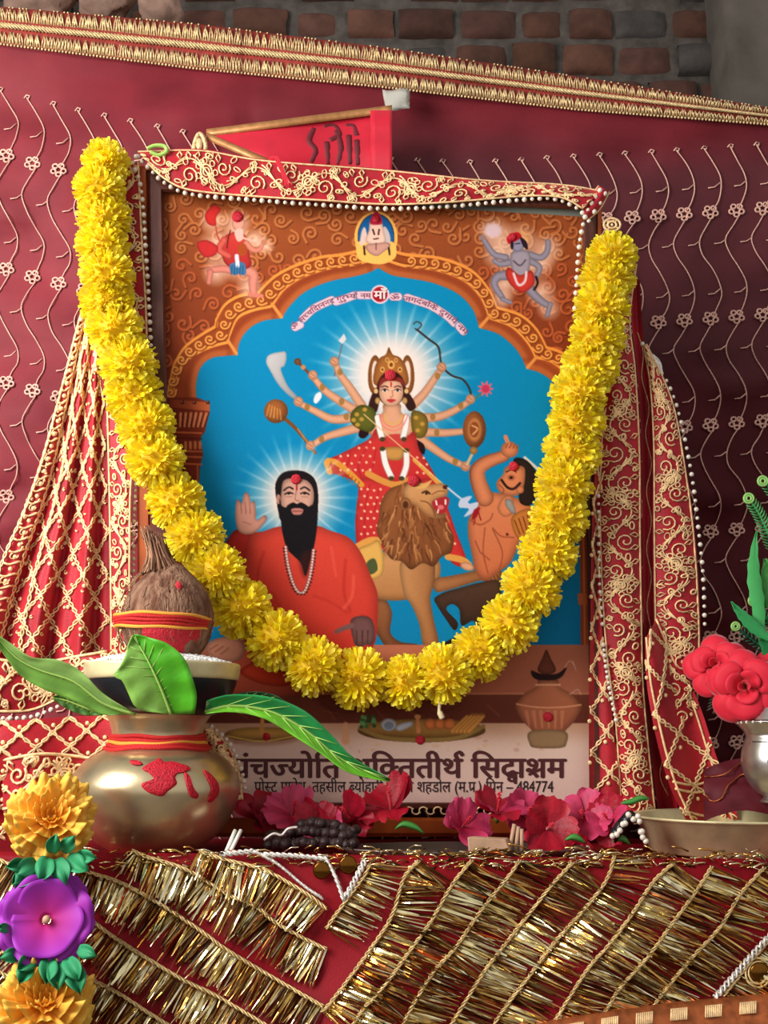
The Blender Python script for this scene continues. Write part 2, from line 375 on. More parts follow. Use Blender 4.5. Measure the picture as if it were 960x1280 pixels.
# blue field inside the cusped arch
blue = [(246, 500), (245, 483), (248, 466), (255, 454), (266, 447), (280, 445), (297, 444)], [(297, 444), (299, 429), (310, 412), (329, 401), (353, 398)], [(353, 398), (361, 384), (381, 365), (411, 352), (441, 346), (460, 341), (473, 335)], \
       [(473, 335), (490, 344), (512, 348), (542, 354), (572, 367), (591, 387), (599, 410)], [(599, 410), (622, 417), (641, 432), (652, 447), (658, 461)], [(658, 461), (675, 466), (690, 477), (700, 496)]
inner = []
for seg in blue: inner += cat(seg, 5)[:-1]
inner.append((700, 496))
mid = cat([(212, 520), (220, 470), (236, 448), (262, 434), (284, 428)], 5)+cat([(286, 420), (296, 398), (315, 388), (338, 383)], 5)+cat([(342, 378), (356, 360), (380, 345), (412, 335), (445, 330), (474, 322)], 5)+cat([(476, 322), (505, 332), (545, 337), (580, 350), (602, 372), (612, 396)], 5)+cat([(614, 398), (640, 408), (660, 428), (670, 446)], 5)+cat([(672, 447), (690, 452), (706, 466), (716, 490)], 5)
outer = cat([(204, 520), (212, 485), (218, 458), (231, 435), (250, 420), (270, 408)], 5)+cat([(271, 400), (282, 381), (300, 370), (324, 366)], 5)+cat([(327, 362), (345, 345), (370, 332), (400, 322), (430, 318), (474, 308)], 5)+cat([(476, 308), (505, 318), (550, 323), (588, 338), (610, 362), (620, 384)], 5)+cat([(622, 385), (650, 394), (670, 412), (682, 434)], 5)+cat([(684, 435), (700, 440), (716, 452), (726, 478)], 5)
bot = [(740, 520), (740, 1010), (204, 1010)]
P.fill(outer+bot, (150, 68, 28), sm=False); P.fill(mid+bot, (150, 62, 30), (176, 84, 40), ang=20, sm=False)
for i, seg in enumerate(blue):                 # copper bevel of each lobe
    q = cat(seg, 6)
    for k, (wd, c) in enumerate(((26, (128, 50, 24)), (18, (186, 92, 44)), (9, (222, 132, 70)), (4, (150, 62, 30)))): P.stroke([(x, y-.5) for x, y in q], wd, c, a=.55, sm=False, f=6)
P.stroke(outer, 4.2, (236, 144, 62), sm=False); P.stroke(mid, 3.6, (240, 150, 66), sm=False)
P.stroke([(x, y+2.6) for x, y in outer], 1.5, (110, 44, 16), sm=False, a=.8); P.stroke([(x, y-2.6) for x, y in mid], 1.5, (110, 44, 16), sm=False, a=.8)
for x, y, u, v in ((297, 444, 285, 426), (353, 398, 340, 380), (599, 410, 613, 394), (658, 461, 671, 446)): P.stroke([(x, y), (u, v)], 4, (228, 140, 66), sm=False)
ro, rm = resample(outer, 48), resample(mid, 48)
for i in range(1, 47):
    x, y = (ro[i]+rm[i])/2
    if 446 < x < 500: continue
    an = math.atan2(*(ro[i+1]-ro[i-1])[::-1]); P.spiral(x, y, 6.2, an+PI/2, 1.25, 2.2, (238, 152, 74), 1 if i < 24 else -1, 5, hl=(112, 46, 16))
g = np.clip((P.Y-340)/480, 0, 1)[..., None]
P.fill(inner+[(706, 520), (727, 640), (728, 806), (240, 806), (243, 520)], (4, 134, 180), (10, 122, 172), sm=False)
# columns
P.fill([(204, 497), (246, 497), (262, 503), (262, 516), (256, 540), (250, 548), (254, 568), (250, 582), (247, 640), (247, 806), (200, 806), (200, 497)], (128, 46, 26), (104, 34, 20), ang=180, sm=False)
P.fill([(212, 499), (262, 503), (262, 514), (212, 509)], (196, 96, 52), (130, 50, 28), ang=180, sm=False)
for x in (228, 243, 260): P.ell(x, 503, 2.6, 2.4, (70, 24, 16)); P.ell(x-.6, 502.4, 1.2, 1, (190, 110, 80))
for k in range(6): P.stroke([(226+k*6.4, 517), (225+k*5.6, 533)], (3.6, 2.6), (214, 122, 80), sm=False); P.stroke([(228.6+k*6.4, 517), (227.6+k*5.6, 533)], 1.4, (76, 22, 14), sm=False)
for y in (540, 547, 563, 570, 579): P.stroke([(212, y), (252, y+1.5)], 2, (196, 96, 56) if y != 547 else (90, 28, 18), sm=False)
for k in range(4): P.stroke([(232+k*6, 553), (232+k*6, 560)], 3.5, (206, 112, 70), sm=False)
P.stroke([(247, 582), (247, 806)], 2, (180, 84, 50), sm=False)
P.fill([(724, 640), (740, 640), (744, 1010), (728, 1010), (726, 812)], (150, 62, 34), (196, 98, 54), ang=0, sm=False); P.stroke([(729, 640), (731, 806)], 2, (206, 112, 66), sm=False); P.stroke([(736, 640), (741, 1000)], 2, (224, 120, 60), sm=False)
P.fill([(722, 742), (740, 742), (741, 756), (723, 756)], (196, 98, 54), sm=False)
# medallion with the seated elephant headed figure
P.ell(470, 297, 27, 33, (244, 176, 84)); P.ell(470, 296, 23, 29, (8, 26, 60)); P.ell(470, 296, 22, 28, (22, 92, 150))
P.fill([(446, 304), (458, 301), (484, 301), (494, 306), (494, 322), (478, 330), (458, 328), (447, 322)], (246, 186, 90))
P.fill([(456, 284), (459, 296), (457, 304), (450, 306), (452, 290)], (226, 190, 176)); P.fill([(480, 283), (486, 290), (488, 302), (482, 306), (479, 296)], (204, 182, 176))
P.fill([(463, 276), (476, 276), (480, 290), (482, 302), (474, 306), (462, 305), (457, 300), (461, 288)], (240, 194, 172), rim=2)
P.fill([(458, 306), (470, 304), (484, 303), (488, 308), (478, 316), (472, 320), (464, 318), (458, 312)], (206, 148, 130), rim=2)
P.fill([(465, 270), (470, 264), (476, 270), (477, 280), (463, 280)], (178, 34, 60))
P.stroke([(466, 287), (468, 293)], 2.2, (60, 24, 24), sm=False); P.stroke([(474, 287), (473, 293)], 2.2, (60, 24, 24), sm=False); P.stroke([(467, 299), (473, 298)], 1.6, (60, 26, 26), sm=False)
P.stroke([(455, 308), (456, 318)], 2.5, (46, 22, 20), sm=False); P.stroke([(486, 310), (487, 318)], 2.5, (46, 22, 20), sm=False); P.stroke([(470, 304), (470, 312)], 1.2, (90, 40, 34), sm=False)
# running figure, upper left
W8 = (250, 208, 184)
for x, y, r in ((266, 276, 15), (296, 280, 17), (268, 308, 18), (292, 308, 22), (270, 340, 16), (296, 332, 18), (312, 358, 15), (320, 300, 13), (332, 308, 10)): P.glow(x, y, r*1.25, W8, .9, .8)
P.stroke([(262, 338), (278, 336), (294, 338)], (8, 11), (222, 130, 112), rk=.3); P.stroke([(263, 340), (261, 353)], (8, 6), (218, 126, 108), rk=.3)
P.stroke([(300, 336), (316, 342), (316, 356), (317, 366)], (14, 9), (226, 136, 116), rk=.3); P.stroke([(312, 368), (327, 370)], 5, (210, 120, 100), sm=False)
P.fill([(286, 292), (300, 289), (310, 300), (312, 318), (314, 332), (300, 338), (282, 330), (276, 312), (279, 298)], (206, 60, 50), (170, 40, 40), rim=3)
P.stroke([(280, 300), (274, 312), (286, 320)], (9, 7), (214, 90, 74), rk=.3); P.stroke([(308, 304), (316, 312), (324, 312), (328, 305)], (8, 5), (222, 130, 106), rk=.3)
P.stroke([(300, 296), (318, 302), (332, 306)], 2.6, (226, 170, 150)); P.ell(330, 303, 4, 4, (190, 120, 90))
P.fill([(246, 304), (258, 300), (272, 308), (270, 318), (258, 322), (250, 316)], (196, 44, 44), rim=2); P.fill([(260, 262), (268, 256), (276, 262), (270, 272), (270, 282), (260, 280), (256, 270)], (202, 44, 40), rim=2)
P.stroke([(270, 284), (272, 296), (276, 302)], 2, (180, 70, 60)); P.ell(298, 279, 8, 10, (220, 150, 128), rim=2); P.ell(297, 271, 7, 7, (184, 20, 40)); P.fill([(294, 288), (303, 286), (304, 298), (298, 302), (294, 296)], (232, 176, 160))
P.fill([(288, 330), (304, 328), (308, 340), (304, 344), (298, 342), (293, 344), (288, 340)], (60, 110, 150)); P.stroke([(296, 320), (297, 332)], 5, (220, 214, 224)); P.ell(303, 312, 6, 8, (166, 70, 30)); P.stroke([(288, 288), (285, 300), (284, 310)], 1.4, (80, 24, 20))
for q in range(5): P.stroke([(290+q*3.4, 332), (289+q*3.6, 343)], 1, (30, 70, 110), sm=False)
# dancing blue grey figure, upper right
for x, y, r in ((618, 292, 20), (648, 306, 26), (650, 336, 24), (630, 356, 18), (684, 312, 18), (676, 330, 16), (676, 366, 18), (686, 386, 14), (628, 374, 12), (622, 318, 18)): P.glow(x, y, r*1.2, W8, .9, .8)
BG_, BGD = (150, 138, 152), (96, 84, 104)
P.glow(652, 298, 14, (240, 170, 90), 1, .7); P.ell(616, 288, 11, 9, (222, 188, 190), f=2)
for pl, wd in (([(632, 322), (618, 318), (610, 308), (604, 298)], (9, 6)), ([(638, 328), (626, 330), (618, 326)], (9, 6)), ([(662, 318), (676, 322), (684, 314), (685, 302)], (9, 7)), ([(662, 326), (674, 334), (670, 346), (666, 350)], (9, 6)),
               ([(634, 344), (622, 346), (618, 356), (628, 372)], (13, 7)), ([(660, 352), (664, 364), (676, 376), (686, 382)], (13, 8)), ([(628, 374), (638, 378)], (6, 5)), ([(688, 380), (684, 394)], (6, 6))): P.stroke(pl, wd, BG_, rk=.35)
P.fill([(638, 318), (650, 312), (662, 316), (662, 336), (656, 346), (642, 344)], (160, 146, 156), rim=3); P.ell(647, 306, 8, 9, (146, 136, 158), rim=2)
P.fill([(636, 334), (650, 344), (664, 338), (668, 354), (654, 366), (640, 358), (632, 344)], (204, 54, 44), rim=3); P.stroke([(642, 342), (648, 356), (656, 352), (658, 340)], 3, (232, 200, 200)); P.fill([(634, 296), (646, 290), (652, 296), (640, 304), (635, 304)], (186, 20, 34))
P.fill([(650, 296), (658, 302), (660, 312), (654, 308)], (40, 26, 34)); P.ell(640, 306, 2, 6, (40, 26, 34)); P.stroke([(642, 326), (650, 332), (657, 325)], 2, (90, 70, 84)); P.stroke([(644, 305), (650, 304)], 1.4, (50, 40, 56), sm=False)
P.stroke([(670, 346), (672, 354), (668, 362)], 3, (40, 20, 22)); P.ell(603, 297, 4, 3, (150, 120, 116))
# arc of small text: pink halo (letters follow as ink)
for seg in ([(369, 409), (375, 406)], [(379, 398), (392, 386), (408, 378), (415, 375)], [(420, 377), (430, 374), (444, 369), (454, 369)], [(449, 369), (462, 369)], [(491, 371), (498, 371)], [(509, 372), (524, 377), (538, 382), (550, 389), (560, 396), (568, 404)], [(574, 408), (579, 414)]): P.stroke(seg, 11.5, (64, 110, 150)); P.stroke(seg, 9.5, (228, 188, 198))
P.ell(475, 368, 11.6, 11.6, (240, 206, 208)); P.ell(475, 368, 9.6, 9.6, (166, 26, 42))
# the goddess: halo, arms, weapons, sari
P.glow(490, 472, 96, (250, 220, 206), 1.15, 1, .28); P.rays(490, 472, 56, 112, 30, (236, 236, 240), .5)
for q in range(2): P.glow(490, 470, 56, (252, 226, 214), .8, .8)
def arm(pts, wd=(11, 8.5, 6.5)): P.stroke(pts, [w_+1.3 for w_ in wd], SKD, a=.9); P.stroke(pts, wd, SK, rk=.2)
P.stroke([(418, 470), (430, 422)], 1.5, (120, 90, 90), sm=False); P.fill([(430, 417), (433, 424), (428, 430), (423, 426)], (214, 206, 206), sm=False)
P.stroke([(372, 452), (398, 479)], 3.4, (112, 66, 40), sm=False); P.ell(372, 452, 4.4, 4.4, (120, 74, 44), rim=2); P.ell(379, 459, 3, 3, (190, 130, 80))
P.fill([(334, 446), (340, 442), (350, 440), (357, 440), (358, 449), (355, 458), (351, 460), (354, 470), (361, 484), (371, 495), (368, 499), (356, 490), (346, 478), (338, 464), (333, 454)], (196, 190, 188), (150, 148, 152), ang=20, rim=2, rk=.2)
P.stroke([(352, 520), (372, 538), (394, 566)], (5, 4), (118, 70, 36)); P.ell(345, 514, 15, 15, (158, 90, 44), rot=.6, rim=5, lit=(-3, -3))
for q in range(5): P.stroke([(337+q*3.2, 506+q*1.5), (333+q*4.6, 520+q*1.2)], 1.1, (226, 160, 80), a=.8)
P.stroke([(372, 536), (390, 560)], 1.2, (200, 140, 80), dash=1); P.fill([(394, 494), (400, 490), (402, 496), (396, 504), (392, 502)], (224, 222, 226))
P.stroke([(517, 405), (521, 402), (527, 406), (522, 412), (519, 411)], 1.8, (60, 60, 66)); P.stroke([(521, 412), (536, 424), (548, 434), (551, 452), (556, 462), (566, 470), (578, 474), (586, 484), (589, 494)], 2.6, (52, 46, 44))
P.stroke([(592, 500), (604, 490)], 1.8, (90, 110, 70), sm=False)
for q in range(9):
    an = q*2*PI/9; P.stroke([(607, 486), (607+9*math.cos(an), 486+9*math.sin(an))], (6, 2), (212, 96, 116), sm=False)
P.ell(607, 486, 5, 5, (196, 52, 84))
for a_ in ([(452, 507), (436, 483), (425, 468), (420, 456)], [(446, 514), (426, 502), (406, 488), (393, 473)], [(440, 522), (416, 524), (394, 514), (376, 505)], [(450, 534), (428, 540), (408, 546), (391, 556)],
           [(516, 506), (530, 492), (544, 472), (551, 462)], [(524, 522), (548, 521), (570, 512), (586, 502)], [(530, 540), (556, 541), (582, 539)], [(522, 546), (544, 562), (562, 574), (580, 582)]): arm(a_)
for x, y in ((418, 452), (391, 469), (373, 502), (388, 557), (552, 459), (588, 499), (582, 583)):
    P.ell(x, y, 6, 6.4, SK, rim=3); P.stroke([(x-2, y-2), (x+2, y+1)], 1.4, SKD, sm=False); P.stroke([(x-3, y+2), (x+2, y+4)], 1.1, SKD, sm=False)
for x, y in ((425, 465), (403, 484), (384, 509), (402, 549), (547, 470), (576, 507), (569, 577), (433, 521), (427, 502), (546, 541), (541, 521)): P.ell(x, y, 3.4, 4.4, (150, 106, 48), a=.85)
P.ell(593, 537, 14.5, 23, (150, 82, 40), rim=5, lit=(-3, -3)); P.ell(593, 537, 9.5, 16, (196, 120, 66), rim=3); P.ell(593, 537, 6, 10, (140, 70, 34)); P.stroke([(590, 532), (597, 536), (591, 543)], 1.8, (226, 160, 100))
P.stroke([(590, 568), (584, 580)], 3.4, (206, 170, 130), sm=False); P.ell(592, 563, 5, 5, (170, 120, 60), rim=2)
P.fill([(464, 495), (470, 485), (474, 500), (470, 516), (460, 512)], (52, 24, 20)); P.fill([(506, 488), (512, 492), (520, 508), (512, 514), (505, 502)], (52, 24, 20)); P.fill([(454, 530), (462, 540), (455, 548), (448, 544)], (36, 14, 18)); P.fill([(516, 548), (530, 556), (530, 568), (520, 562)], (36, 14, 18))
P.fill([(480, 505), (500, 505), (502, 516), (516, 524), (516, 545), (464, 545), (466, 524), (478, 516)], SK, rim=4)
P.fill([(440, 514), (452, 506), (468, 512), (470, 530), (462, 540), (446, 535), (438, 526)], (92, 92, 30), rim=4); P.fill([(514, 516), (524, 514), (534, 522), (534, 540), (526, 548), (516, 542)], (132, 104, 36), rim=4)
for x, y in ((446, 518), (452, 524), (442, 525), (447, 531), (520, 522), (528, 530), (522, 538), (456, 512)): P.ell(x, y, 3, 2.6, (196, 144, 56), a=.9)
P.fill([(470, 536), (462, 548), (444, 558), (424, 568), (410, 575), (411, 590), (424, 594), (440, 600), (450, 606), (456, 600), (470, 602), (500, 606), (522, 602), (536, 604), (548, 604), (536, 580), (524, 562), (518, 540), (506, 546), (480, 546)], (206, 52, 48), (196, 44, 44), rim=6, rk=.25)
P.fill([(452, 598), (447, 622), (444, 655), (447, 688), (458, 690), (472, 682), (484, 690), (496, 660), (512, 616), (500, 604), (476, 602)], (206, 52, 48), (190, 42, 42), rim=5, rk=.25); P.fill([(524, 600), (546, 602), (558, 630), (570, 664), (584, 704), (568, 706), (552, 684), (540, 650), (528, 620)], (204, 50, 46), rim=5, rk=.25)
for pl in ([(462, 606), (456, 640), (456, 680)], [(474, 610), (468, 640)]): P.stroke(pl, 1.6, (164, 28, 36), a=.7)
for pl in ([(410, 576), (420, 578), (436, 590), (452, 606)], [(412, 590), (408, 578)]): P.stroke(pl, 7, (216, 140, 50))
for q in range(9): P.stroke([(414+q*4.4, 578+q*3), (411+q*4.4, 585+q*3)], 1.4, (150, 70, 20), sm=False)
P.stroke([(460, 592), (480, 602), (496, 606), (512, 600)], 8, (214, 140, 62)); P.stroke([(446, 684), (462, 676), (474, 676)], 9, (220, 150, 70)); P.stroke([(560, 696), (578, 700), (586, 706)], 8, (220, 150, 70)); P.ell(584, 708, 9, 5, SK, rot=.3, rim=2)
P.stroke([(518, 575), (534, 590), (548, 604)], 5, (220, 150, 66)); P.fill([(480, 560), (504, 560), (502, 574), (484, 574)], (200, 140, 70), rim=3)
P.fill([(484, 544), (508, 544), (504, 556), (488, 556)], (198, 60, 56))
rr = random.Random(5)
for x0_, y0_, x1_, y1_, nx, ny in ((424, 552, 470, 596, 5, 5), (450, 612, 482, 676, 4, 7), (520, 572, 544, 600, 3, 3), (550, 622, 572, 690, 2, 6)):
    for i in range(nx):
        for j in range(ny):
            x = x0_+(i+.5*(j % 2)+.2)*(x1_-x0_)/nx; y = y0_+j*(y1_-y0_)/ny+rr.uniform(-1, 1)
            if P.im[min(int((y-P.y0)*P.S), P.h-1), int((x-P.x0)*P.S), 0] > 150 and P.im[int((y-P.y0)*P.S), int((x-P.x0)*P.S), 2] < 90: P.ell(x, y, 1.5, 1.5, (250, 190, 150))
for pl in ([(458, 560), (448, 580), (452, 598)], [(470, 560), (466, 584)], [(438, 566), (434, 584)]): P.stroke(pl, 1.4, (160, 24, 34), a=.7)
for pl in ([(472, 522), (474, 534), (477, 546)], [(479, 564), (482, 580), (489, 596)], [(508, 522), (507, 534), (504, 546)], [(508, 566), (508, 582), (503, 597)]): P.stroke(pl, 8, (150, 130, 120)); P.stroke(pl, 6.6, (240, 230, 222))
for x, y in ((478, 549), (505, 549), (489, 598), (502, 598), (478, 561), (508, 563)): P.ell(x, y, 3.6, 3, (70, 60, 30))
for r1 in (9, 12, 16): P.stroke([(490-r1, 518), (488-r1*.6, 518+r1*.9), (492, 520+r1*1.15), (494+r1*.6, 518+r1*.9), (494+r1, 518)], 1.5, (232, 120, 100) if r1 > 9 else (214, 170, 80))
P.stroke([(455, 518), (480, 540), (510, 566), (548, 600), (572, 620)], 1.3, (226, 180, 120))
# head and crown
P.ell(468, 468, 8, 24, (142, 82, 34), rot=.05, rim=3); P.ell(469, 468, 4.4, 17, (236, 206, 188)); P.ell(510, 468, 8, 24, (142, 82, 34), rot=-.05, rim=3); P.ell(509, 468, 4.4, 17, (236, 206, 188))
P.fill([(470, 482), (468, 462), (474, 448), (482, 443), (486, 434), (491, 443), (500, 447), (508, 460), (508, 482)], (168, 100, 44), rim=4); P.ell(489, 486, 18, 22, (60, 24, 20))
P.ell(489, 490, 15, 18, (232, 174, 140), rim=4, rk=.25); P.fill([(474, 484), (476, 474), (489, 470), (503, 474), (506, 484), (500, 478), (489, 476), (480, 478)], (130, 40, 34))
for x, y, r in ((478, 462, 3), (489, 456, 4.4), (500, 462, 3), (484, 450, 2.4), (495, 450, 2.4)): P.ell(x, y, r, r*1.2, (226, 164, 88)); P.ell(x, y, r*.5, r*.6, (120, 60, 24))
for sx in (-1, 1):
    P.stroke([(489+sx*4, 484), (489+sx*8, 482.5), (489+sx*12, 484)], 1.5, (70, 30, 24)); P.fill([(489+sx*4, 488), (489+sx*8, 486), (489+sx*12, 488), (489+sx*8, 490)], (244, 226, 214)); P.ell(489+sx*8, 488, 1.8, 1.8, (40, 20, 18)); P.stroke([(489+sx*3.6, 488), (489+sx*8, 485.8), (489+sx*12.4, 488)], 1, (60, 24, 20))
    P.ell(489+sx*17, 501, 3.2, 4.4, (214, 160, 90), rim=2); P.ell(489+sx*19, 489, 2.5, 3, (224, 180, 120))
P.stroke([(490, 488), (491, 495), (488, 496.5)], 1.2, (176, 104, 80)); P.fill([(483, 500), (489, 498.5), (495, 500), (489, 503.5)], (188, 52, 56)); P.stroke([(489, 478), (489, 483)], 1.8, (190, 30, 40), sm=False)
# lion
L1, L2, L3 = (204, 146, 92), (150, 88, 48), (110, 60, 32)
P.fill([(470, 752), (482, 750), (490, 766), (488, 790), (500, 802), (524, 806), (524, 816), (492, 816), (476, 800), (466, 776)], (150, 92, 56), (112, 64, 40), rim=4)
P.fill([(458, 706), (480, 690), (520, 690), (548, 700), (548, 726), (530, 742), (506, 750), (480, 750), (462, 744), (454, 728)], L1, (176, 116, 68), rim=6)
P.fill([(502, 700), (540, 700), (543, 728), (538, 748), (543, 778), (548, 806), (530, 808), (524, 780), (514, 756), (504, 740)], (200, 140, 88), (156, 98, 58), ang=0, rim=5)
P.fill([(543, 724), (562, 720), (582, 716), (600, 712), (616, 710), (628, 716), (624, 726), (616, 734), (604, 726), (586, 730), (566, 736), (545, 740)], (170, 110, 68), (150, 92, 54), ang=0, rim=4)
for q in range(4): P.stroke([(606+q*5, 716+q), (610+q*5, 728-q)], 1.3, (90, 50, 30)); 
P.fill([(446, 690), (462, 680), (474, 676), (480, 700), (476, 720), (456, 722)], (222, 168, 84), rim=3); P.fill([(458, 704), (468, 698), (472, 712), (462, 718)], (74, 84, 48))
mane = [(500, 606), (486, 612), (476, 628), (474, 645), (471, 664), (478, 680), (488, 698), (502, 702), (514, 712), (528, 704), (542, 708), (552, 696), (564, 690), (567, 672), (560, 655), (554, 640), (536, 610), (518, 600)]
P.fill(mane, L2, (124, 70, 38), ang=70, rim=5)
for k in range(170):
    x, y = rr.uniform(474, 562), rr.uniform(612, 702); i, j = int((y-P.y0)*P.S), int((x-P.x0)*P.S)
    dx = (x-516)*.12+rr.uniform(-3, 3); L_ = rr.uniform(9, 17)
    if (x-518)**2/44**2+(y-658)**2/48**2 < 1: P.stroke([(x-dx*.4, y-L_*.5), (x+dx*.3+rr.uniform(-2, 2), y), (x+dx, y+L_*.5)], (2.6, .8), rr.choice(((182, 116, 66), (206, 142, 88), (100, 52, 28), (122, 66, 34), (84, 42, 24))), a=.8)
P.fill([(504, 612), (516, 602), (534, 606), (552, 604), (560, 610), (558, 620), (546, 624), (540, 630), (548, 644), (556, 640), (556, 647), (542, 648), (530, 642), (520, 632), (508, 626)], (212, 152, 96), (190, 126, 76), rim=4)
P.fill([(540, 628), (550, 622), (561, 622), (560, 634), (554, 642), (546, 640)], (170, 40, 44)); P.ell(551, 634, 4, 3, (220, 110, 110)); P.stroke([(545, 626), (546, 631)], 1.8, (250, 240, 230), sm=False); P.stroke([(557, 625), (557, 630)], 1.8, (250, 240, 230), sm=False); P.stroke([(547, 641), (548, 637)], 1.6, (250, 240, 230), sm=False)
P.ell(557, 609, 3.6, 2.8, (70, 34, 28)); P.stroke([(528, 616), (533, 614), (537, 617)], 2.4, (70, 36, 20)); P.ell(533, 617, 1.8, 1.6, (40, 20, 12)); P.ell(507, 630, 7, 8, (170, 104, 58), rim=3); P.ell(507, 631, 3.6, 4.6, (80, 40, 24))
P.stroke([(540, 618), (548, 614), (556, 614)], 1.2, (130, 74, 40)); P.stroke([(526, 626), (534, 628), (540, 634), (544, 645)], 1.4, (120, 66, 36)); P.fill([(516, 603), (530, 604), (540, 600), (532, 610), (520, 610)], (224, 166, 92))
# the struck man and the buffalo
P.fill([(543, 748), (556, 740), (574, 735), (600, 728), (624, 726), (628, 750), (640, 770), (600, 790), (592, 776), (577, 782), (574, 762), (565, 755), (558, 762), (572, 778), (568, 788), (556, 772), (547, 758)], (84, 56, 42), (52, 34, 28), rim=4)
P.fill([(524, 814), (548, 806), (572, 796), (560, 812), (540, 824), (506, 826), (508, 812)], (38, 26, 28), rim=3); P.fill([(612, 840), (634, 832), (650, 836), (684, 836), (680, 842), (650, 842), (636, 852), (616, 856), (606, 848)], (36, 22, 24), rim=3); P.fill([(634, 820), (654, 806), (662, 812), (650, 832), (640, 840)], (40, 24, 24))
DM, DD = (214, 126, 84), (140, 66, 42)
P.fill([(600, 616), (596, 632), (586, 648), (585, 668), (590, 694), (594, 714), (606, 726), (622, 716), (636, 706), (644, 692), (650, 676), (668, 664), (676, 648), (664, 632), (640, 620), (622, 616)], DM, (196, 104, 68), rim=6)
P.stroke([(606, 622), (598, 602), (597, 588), (608, 578), (630, 570)], (22, 20, 19, 17, 14), DD); P.stroke([(606, 622), (599, 602), (598, 588), (609, 578), (630, 570)], (20, 18, 17, 15, 12), DM, rk=.28)
P.ell(637, 562, 11, 10, DM, rim=4); P.stroke([(632, 546), (635, 554)], 5, DM, sm=False)
for q in range(4): P.stroke([(632+q*4.5, 560), (635+q*4.3, 554+q)], 1.4, DD, sm=False)
P.stroke([(656, 572), (676, 590), (690, 606)], 3.5, (210, 200, 196))
P.fill([(642, 574), (656, 574), (668, 586), (675, 602), (672, 618), (662, 632), (650, 628), (648, 612), (644, 596)], (40, 28, 24), rim=3)
P.fill([(642, 582), (655, 584), (656, 600), (652, 614), (644, 620), (630, 618), (622, 612), (621, 602), (628, 594), (632, 584)], DM, rim=4); P.ell(650, 612, 5, 5, DM, rim=2)
P.stroke([(627, 600), (634, 609), (642, 611), (650, 604)], 3.2, (48, 24, 20)); P.ell(639, 597, 5, 4, (180, 96, 64)); P.ell(639, 597, 2.4, 2, (40, 22, 20)); P.stroke([(633, 590), (640, 587), (645, 590)], 1.6, (50, 26, 20)); P.stroke([(624, 606), (630, 612), (628, 617)], 1.4, DD)
P.fill([(628, 622), (640, 620), (642, 640), (630, 646), (622, 636)], DM, rim=3); P.fill([(632, 624), (640, 626), (645, 640), (640, 642), (632, 632)], (150, 144, 140), rim=2)
for pl in ([(588, 650), (600, 656), (612, 650), (616, 642)], [(616, 660), (626, 670), (642, 672)], [(606, 660), (604, 690), (610, 716)], [(616, 662), (628, 690), (624, 712)], [(594, 676), (600, 690)], [(600, 690), (612, 700)]): P.stroke(pl, 1.8, (150, 72, 48), a=.85)
P.ell(634, 668, 2, 1.8, (90, 34, 26)); P.fill([(640, 646), (660, 636), (676, 650), (666, 668), (650, 674), (642, 664)], (190, 116, 54), rim=3)
for q in range(5): P.stroke([(643+q*5.4, 650-q*2), (650+q*4.6, 668-q*2)], 1.4, (110, 50, 20))
P.stroke([(560, 610), (572, 620), (588, 632)], 2.4, (196, 200, 214)); P.fill([(576, 624), (590, 620), (584, 630), (598, 628), (592, 640), (580, 646), (586, 636), (574, 634)], (196, 200, 220)); P.fill([(592, 638), (600, 634), (596, 646), (590, 650)], (150, 26, 30)); P.stroke([(598, 640), (601, 650)], 1.6, (150, 20, 26)); P.stroke([(594, 650), (592, 656)], 1.4, (150, 20, 26))
# ledge, offerings
P.fill([(196, 806), (744, 806), (744, 868), (196, 868)], (168, 92, 66), (186, 108, 80), ang=0, sm=False); P.fill([(196, 866), (744, 866), (744, 908), (196, 908)], (122, 62, 44), (104, 50, 38), sm=False); P.stroke([(196, 867), (744, 867)], 2.2, (206, 132, 96), sm=False)
for k in range(26): x = rr.uniform(260, 730); P.stroke([(x, 876+rr.uniform(0, 22)), (x+rr.uniform(8, 22), 878+rr.uniform(0, 22))], rr.uniform(1, 4), rr.choice(((146, 78, 54), (92, 42, 32))), a=.5)
P.fill([(196, 904), (744, 904), (744, 1012), (196, 1012)], (206, 156, 124), (236, 196, 178), sm=False); P.fill([(196, 922), (744, 922), (744, 1012), (196, 1012)], (234, 200, 180), (238, 196, 184), sm=False, f=9)
for k in range(40): x, y = rr.uniform(250, 730), rr.uniform(912, 940); P.ell(x, y, rr.uniform(1, 6), rr.uniform(1, 3), rr.choice(((214, 160, 120), (226, 176, 110), (190, 120, 100))), a=.35)
def plate(cx, cy, rx, ry, c): P.ell(cx, cy+3, rx+3, ry+2, (170, 110, 84), a=.6, f=2); P.ell(cx, cy, rx, ry, (112, 74, 36)); P.ell(cx, cy-1.5, rx-1.5, ry-1.5, c, rim=4); P.stroke([(cx-rx+3, cy+2), (cx, cy+ry-.5), (cx+rx-3, cy+2)], 2, (222, 180, 96))
plate(327, 918, 46, 9, (204, 152, 76)); P.stroke([(327, 916), (328, 900), (329, 888)], (6, 3.5), (216, 146, 80)); P.ell(329, 886, 3.4, 6, (240, 180, 100))
P.stroke([(432, 905), (432, 926)], (5, 10), (226, 164, 120), f=3)
P.ell(527, 913, 80, 15, (96, 66, 34)); P.ell(527, 911, 78, 12, (180, 132, 70), col2=(140, 96, 44), rim=4); P.stroke([(450, 910), (480, 922), (527, 925), (574, 922), (604, 908)], 5, (150, 116, 62))
for k in range(26): P.ell(460+rr.uniform(-9, 9), 903+rr.uniform(-8, 6), 2.2, 2.2, rr.choice(((54, 110, 56), (110, 160, 90), (36, 80, 44))))
P.ell(486, 906, 10, 8, (190, 190, 196), rim=2); P.ell(486, 907, 6, 5, (130, 140, 152)); P.fill([(494, 910), (502, 904), (516, 902), (514, 908), (500, 914)], (200, 200, 206), rim=2)
